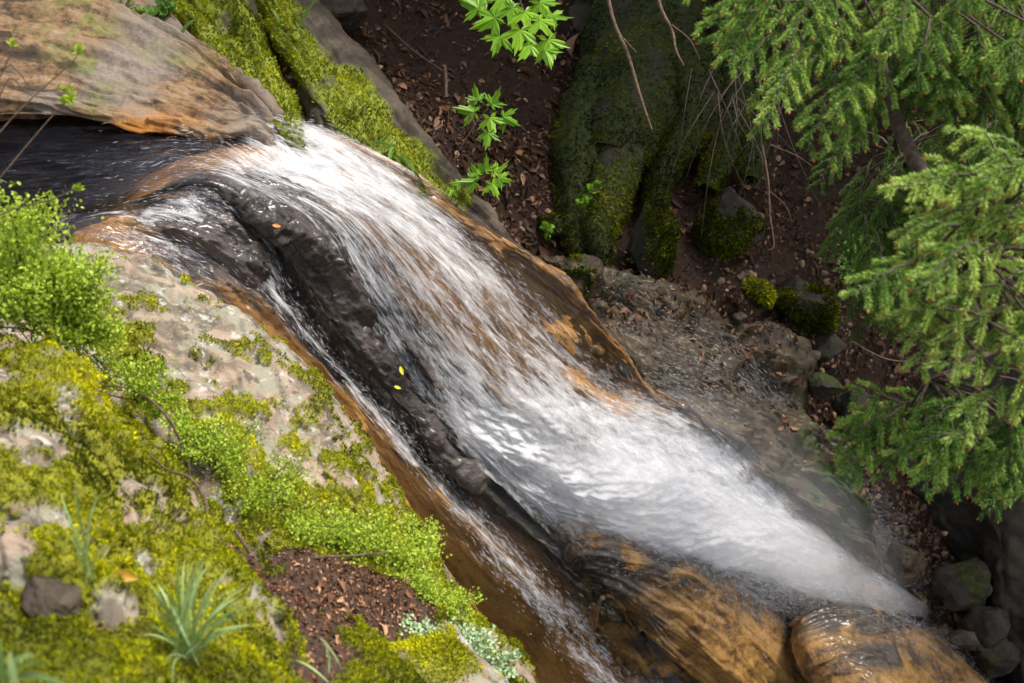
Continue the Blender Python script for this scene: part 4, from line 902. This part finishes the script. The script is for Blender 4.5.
def blades(name, base, tips, label, seed, mt='grass', wd=.0048, cat="grass tuft", n_extra=0):
    rg = np.random.default_rng(seed); root_p = P(*base); b = Bag()
    L_ = list(tips)
    for _ in range(n_extra):
        t = tips[rg.integers(len(tips))]; L_.append((t[0]+rg.normal()*14, t[1]+rg.normal()*12, t[2]+rg.normal()*.03))
    for (x, y, d) in L_:
        e = P(x, y, d); s_ = root_p+rg.normal(size=3)*.012; t = np.linspace(0, 1, 9)[:, None]
        c1 = s_+(e-s_)*.55+np.array([0, 0, .35*np.linalg.norm(e-s_)]); pts = s_*(1-t)**2+2*c1*t*(1-t)+e*t*t
        v = np.cross(e-s_, rg.normal(size=3)); v /= np.linalg.norm(v); wv = wd*(.7+.6*rg.random())*np.sin(np.linspace(.35, math.pi, 9))[:, None]
        V = np.stack([pts-v*wv/2, pts+v*wv/2], 1).reshape(-1, 3); k = np.arange(8)*2
        b.add(V, np.stack([k, k+1, k+3, k+2], 1), rg.random())
    o = b.build(name, M[mt], base=root_p); tag(o, label, cat); return o
blades("grass_tuft", (188, 655, 1.95), [(152, 592, 1.9), (165, 585, 1.88), (192, 565, 1.9), (205, 560, 1.9), (222, 575, 1.92), (240, 596, 1.95), (250, 600, 1.9), (212, 600, 1.85), (150, 625, 1.9), (170, 665, 1.8), (230, 640, 1.9), (245, 625, 1.95), (198, 575, 1.95)], "largest grass tuft, blue-green blades at the lower left", 1, n_extra=44)
blades("grass_tuft", (98, 585, 2.0), [(60, 492, 1.95), (75, 480, 1.95), (98, 500, 1.95), (45, 505, 1.9), (108, 545, 1.95), (85, 545, 1.9), (70, 520, 1.92)], "thin grass tuft beside an ochre dead leaf at the left", 2, n_extra=3)
blades("grass_tuft", (335, 675, 2.2), [(325, 640, 2.2), (345, 645, 2.2), (355, 660, 2.2), (330, 655, 2.2)], "small grass tuft at the bottom edge, left of the pale grey rock", 3, n_extra=2)
blades("grass_tuft", (15, 690, 1.35), [(0, 640, 1.3), (35, 655, 1.3), (60, 665, 1.3), (10, 650, 1.3), (75, 690, 1.3)], "blurred pale grass blades in the bottom left corner", 4, wd=.009)
blades("grass_tuft", (120, 25, 5.5), [(128, -10, 5.5), (135, 5, 5.4), (148, 20, 5.4), (125, 20, 5.4), (160, 30, 5.4), (110, 5, 5.5)], "grass growing on top of the banded rock", 5, 'fern', .014, n_extra=14)
blades("grass_tuft", (292, 45, 5.75), [(285, 18, 5.7), (302, 25, 5.65), (290, 30, 5.65), (310, 38, 5.6)], "small grass tuft on the crest of the long mossy rib", 6, 'fern', .012, n_extra=8)
blades("fern", (170, 58, 5.45), [(200, 50, 5.3), (202, 62, 5.3), (195, 72, 5.3), (185, 45, 5.3), (190, 66, 5.3)], "pale green fern frond drooping over the banded rock crest", 7, 'fern', .022, cat="fern", n_extra=10)
blades("fern", (395, 150, 5.2), [(412, 170, 5.1), (418, 182, 5.1), (405, 178, 5.1), (388, 160, 5.1), (378, 158, 5.12)], "small yellow-green fern on the long mossy rib by the white water", 8, 'fern', .016, cat="fern", n_extra=6)
def stick(name, pts, rad, label, cat="twig", mt='twig', forks=(), group=None):
    b = Bag(); V, F = tube(PX(pts), rad, 7, 6, .2, 3); b.add(V, F)
    for f in forks: V, F = tube(PX(f), np.linspace(rad[len(rad)//2]*.6, .0015, len(f)), 5, 4); b.add(V, F)
    tag(b.build(name, M[mt]), label, cat, group)
stick("dead_branch", [(598, -60, 4.6), (612, 15, 4.55), (628, 55, 4.5), (640, 95, 4.45), (652, 130, 4.4)], [.008, .009, .008, .007, .003], "bare grey and orange dead branch hanging from the top in front of the stump", "branch", forks=[[(623, 38, 4.5), (632, 48, 4.48), (637, 53, 4.46)]])
stick("dead_branch", [(650, -50, 4.8), (660, 5, 4.7), (672, 30, 4.65), (676, 50, 4.6), (684, 66, 4.6)], [.009, .009, .007, .006, .003], "short reddish dead branch at the top edge left of the spruce", "branch", forks=[[(672, 25, 4.65), (690, 40, 4.6), (700, 60, 4.6)]])
stick("twig", [(445, 66, 6.3), (446, 82, 6.2), (446, 98, 6.1)], [.012, .011, .009], "straight grey stick standing in the litter slope")
stick("twig", [(385, 25, 6.75), (410, 48, 6.6), (432, 64, 6.5), (455, 78, 6.45)], [.008, .009, .008, .004], "long dark stick lying on the litter slope")
stick("twig", [(100, 386, 2.95), (125, 388, 2.93), (150, 400, 2.9), (168, 418, 2.88), (180, 440, 2.9)], [.002, .003, .0035, .004, .004], "curved dark twig lying over the moss below the shrub")
stick("twig", [(150, 455, 2.75), (168, 470, 2.72), (190, 478, 2.75), (205, 500, 2.7), (208, 530, 2.65)], [.002, .003, .0045, .0045, .004], "dark twig beside the crack shrub", forks=[[(195, 485, 2.75), (215, 475, 2.75)], [(190, 478, 2.75), (188, 455, 2.75)]])
stick("twig", [(235, 530, 2.75), (250, 552, 2.7), (268, 575, 2.66)], [.005, .006, .004], "lichen-spotted twig at the head of the red leaf hollow")
stick("twig", [(296, 563, 2.8), (320, 557, 2.8), (350, 556, 2.85), (390, 552, 2.9)], [.006, .005, .004, .002], "dark stick across the top of the red leaf hollow")
stick("twig", [(853, 342, 5.6), (870, 352, 5.5), (890, 360, 5.45), (915, 362, 5.4)], [.004, .005, .005, .004], "thin bare twig crossing the black hollow")
stick("twig", [(762, 145, 5.2), (768, 180, 5.2), (770, 215, 5.2), (774, 245, 5.2), (768, 250, 5.2)], [.007, .006, .005, .004, .002], "red-brown dead twig hanging beside the square grey boulder", forks=[[(770, 145, 5.2), (795, 155, 5.2), (815, 168, 5.2)], [(768, 190, 5.2), (785, 205, 5.2), (792, 222, 5.2)]])
# sparse sprigs reaching in at the upper left
sg = empty("bare_sapling", P(-60, 250, 2.6), "thin bare twigs with a few green shoots in front of the banded rock", "sapling")
b = Bag(); nb = Bag(); rg = np.random.default_rng(6)
for pts in ([(-60, 250), (-10, 190), (40, 130), (72, 95)], [(-60, 240), (-20, 160), (20, 110), (72, 62), (78, 50)], [(-60, 230), (-10, 100), (10, 55), (12, 45)], [(-60, 260), (0, 215), (50, 200), (78, 188)], [(-60, 200), (0, 70), (35, 90), (68, 88)], [(-60, 140), (-10, 110), (10, 78), (30, 95), (70, 100)]):
    V, F = tube(PX([(*q, 2.5) for q in pts]), np.linspace(.003, .0012, len(pts)), 5, 4); b.add(V, F)
    e = P(*pts[-1], 2.5); s_ = P(*pts[-2], 2.5); n = 34; t = rg.random((n, 1))**.6
    pos = s_+(e-s_)*(1-.35*(1-t)); d = (e-s_)/np.linalg.norm(e-s_)*1.0+rg.normal(size=(n, 3))*.5
    L = .016*(.7+.6*rg.random(n)); V, F = stamp(LEAF, LEAF_F, pos, basis(d, rg=rg), np.stack([L, L*.4, L], 1)); nb.add(V, F, per(np.clip(.6+rg.normal(size=n)*.2, 0, 1), len(LEAF)))
b.build("stems", M['twig'], sg); nb.build("foliage", M['shrub'], sg)
# single fallen leaves
def oneleaf(px, py, d, L, ang, label, c, nm="fallen_leaf"):
    s = S('leaf_colour'); m = s.end(s.pr(c, .5))
    a = math.radians(ang); t = P(px+math.cos(a)*10, py+math.sin(a)*10, d)-P(px, py, d)
    B = basis(t[None], np.array([[0.1, -.6, .8]])); B = np.stack([B[..., 1], -B[..., 0], B[..., 2]], -1)
    V, F = stamp(LEAF, LEAF_F, P(px, py, d)[None], B, np.array([[L, L*.45, L]])); tag(mk(nm, V, F, m), label, "leaf")
oneleaf(112, 572, 2.02, .055, 15, "ochre dead leaf lying at the foot of the thin grass tuft", (.36, .20, .02))
oneleaf(400, 366, 4.62, .045, 70, "upper yellow leaf stuck on the black wet ridge", (.60, .60, .04))
oneleaf(340, 368, 4.6, .0, 60, "x", (.6, .6, .04)) if False else None
oneleaf(394, 386, 4.62, .035, 20, "lower yellow leaf stuck on the black wet ridge", (.60, .60, .04))
oneleaf(272, 225, 4.3, .04, 10, "small orange leaf on the dark rock near the lip of the fall", (.60, .25, .06))

# ================================================================== SPRAY: droplets thrown along the flow
def droplets(name, Wd, fpow, count, size, lift, seed, label, region=None, fan=None, jit=.18, a=(.25, 1.0)):
    rg = np.random.default_rng(seed); p, N, foam, u, v = Wd
    m = np.clip(foam, 0, 1)**fpow
    if region is not None: m = m*region(*img(p))
    pos, nn, du, _, _ = sample(p, m, count, rg)
    t = du/(np.linalg.norm(du, axis=1, keepdims=True)+1e-9); lf = np.abs(rg.normal(size=count))*lift
    pos = pos+nn*(lf+.01)[:, None]
    if fan is not None: pos = pos+np.array(fan[0])*(rg.random(count)**1.6*fan[1])[:, None]
    d = t+rg.normal(size=t.shape)*jit
    L = size*np.exp(rg.normal(size=count)*.5); wd = .0022*(.6+1.1*rg.random(count)**2)
    V, F = stamp(DROP, DROP_F, pos, basis(d, rg=rg), np.stack([wd*1.5, wd*1.5, L], 1))
    al = rg.uniform(a[0], a[1], count)*np.exp(-lf/(lift*2.2+1e-6))
    tag(mk(name, V, F, M['spray'], attrs={"rnd": per(al, len(DROP))}), label, "spray", kind="stuff")
droplets("falling_droplets", WS, 2.0, 26000, .032, .035, 1, "white streaking droplets along the whole fall")
droplets("splash_spray", WS, .8, 60000, .028, .10, 2, "fine splash and mist bursting where the fall hits the slab", region=lambda x, y: np.exp(-((x-610-(y-490)*1.9)/75)**2)*ss(400, 440, y)*ss(640, 590, y), jit=.30, a=(.08, .6))
droplets("drifting_spray", WS, .2, 42000, .038, .05, 3, "thin spray drifting over the far gully rocks", region=lambda x, y: ss(560, 700, x)*ss(960, 860, x)*(x-y > 175)*(y < 640), fan=((.25, .75, .14), 1.0), jit=.16, a=(.10, .55))

for q_, (pp_, nn_, reg) in enumerate(((pS1, nS1, lambda x, y: np.exp(-((y-545-(x-640)*.5)/38)**2)*(x > 560)), (pS2, nS2, lambda x, y: np.exp(-((y-605-(x-860)*.4)/26)**2)))):
    sw = lambda A: np.swapaxes(A, 0, 1)
    droplets("rock_spray", (sw(pp_), sw(nn_), np.ones(sw(pp_).shape[:2]), None, None), 1, (12000, 5000)[q_], .022, .035, 5+q_, ("fine drops skimming over the ochre slab below the fall", "fine drops skimming over the dark-topped rock hump")[q_], region=reg, jit=.22, a=(.08, .55))
# ---- mist hanging over the splash: closed bodies of thin even vapour
def vapour(name, dens):
    m = bpy.data.materials.new(name); m.use_nodes = True; t = m.node_tree; t.nodes.clear()
    o = t.nodes.new("ShaderNodeOutputMaterial"); v = t.nodes.new("ShaderNodeVolumePrincipled")
    v.inputs["Color"].default_value = (.97, .97, .99, 1); v.inputs["Density"].default_value = dens; v.inputs["Anisotropy"].default_value = .2
    t.links.new(v.outputs[0], o.inputs["Volume"]); return m
def mist(name, pts, rad, dens, seed, label):
    V, F = tube(PX(pts), rad, 40, 12, 0, 1); ctr = cr1(PX(pts), (len(pts)-1)*12+1).repeat(40, 0)
    V = ctr+(V-ctr)*(1+.35*fbm(V, 2.6, 3, seed))[:, None]
    n = len(V)//40
    F = [F, np.arange(40)[None, ::-1].copy(), (np.arange(40)+(n-1)*40)[None]]
    tag(mk(name, V, F, vapour(name, dens)), label, "mist", kind="stuff")
mist("mist", [(490, 405, 5.45), (545, 450, 5.5), (610, 488, 5.65), (680, 513, 5.85), (750, 535, 6.1), (810, 560, 6.35), (860, 584, 6.5), (925, 612, 6.8)], [.03, .14, .22, .22, .21, .19, .15, .05], 1.7, 3, "white mist boiling along the lower jet of the fall")
mist("mist", [(520, 400, 5.5), (600, 440, 5.7), (700, 470, 5.95), (790, 515, 6.3), (860, 560, 6.6), (905, 600, 6.9)], [.05, .30, .42, .42, .28, .04], .24, 5, "thin pale haze of spray over the gully rocks")
# ================================================================== FOLIAGE ADDED ABOVE THE RAVINE (outside the frame, shaped to shade the slope)
rg = np.random.default_rng(77); n = 100000
cent = rg.uniform((-1.2, 5.6, .2), (10, 13, 4.8), size=(460, 3)); k = rg.integers(0, 460, n)
pos = cent[k]+rg.normal(size=(n, 3))*np.array([.55, .55, .35]); ok = (pos[:, 2] > -.30*pos[:, 1]*1.0+.8) & (pos[:, 1] > 5.25+(pos[:, 2]+3.4)*.22); pos = pos[ok]; n = len(pos)
L = .14*(.6+.8*rg.random(n)); V, F = stamp(LEAF, LEAF_F, pos, basis(rg.normal(size=(n, 3)), rg=rg), np.stack([L, L, L], 1))
c2 = []  # more unseen leaves, added to shade the rocks at the lower right
while len(c2) < 150:
    q = rg.uniform((3.2, 4.4, -2.2), (9, 6.2, 3.5))
    if q[0] > 3.3+(q[2]+5)*.505 and q[0] > 4.4: c2.append(q)
c2 = np.array(c2)[rg.integers(0, 150, 30000)]+rg.normal(size=(30000, 3))*.22; L = .13*(.6+.8*rg.random(30000))
V2, F2 = stamp(LEAF, LEAF_F, c2, basis(rg.normal(size=(30000, 3)), rg=rg), np.stack([L, L, L], 1)); F = np.concatenate([F, F2+len(V)]); V = np.concatenate([V, V2]); n += 30000
tag(mk("shade_canopy", V, F, M['needle_dark'], attrs={"rnd": per(rg.random(n), len(LEAF))}), "unseen foliage added above the ravine to shade its slope and foot", "forest", kind="stuff")
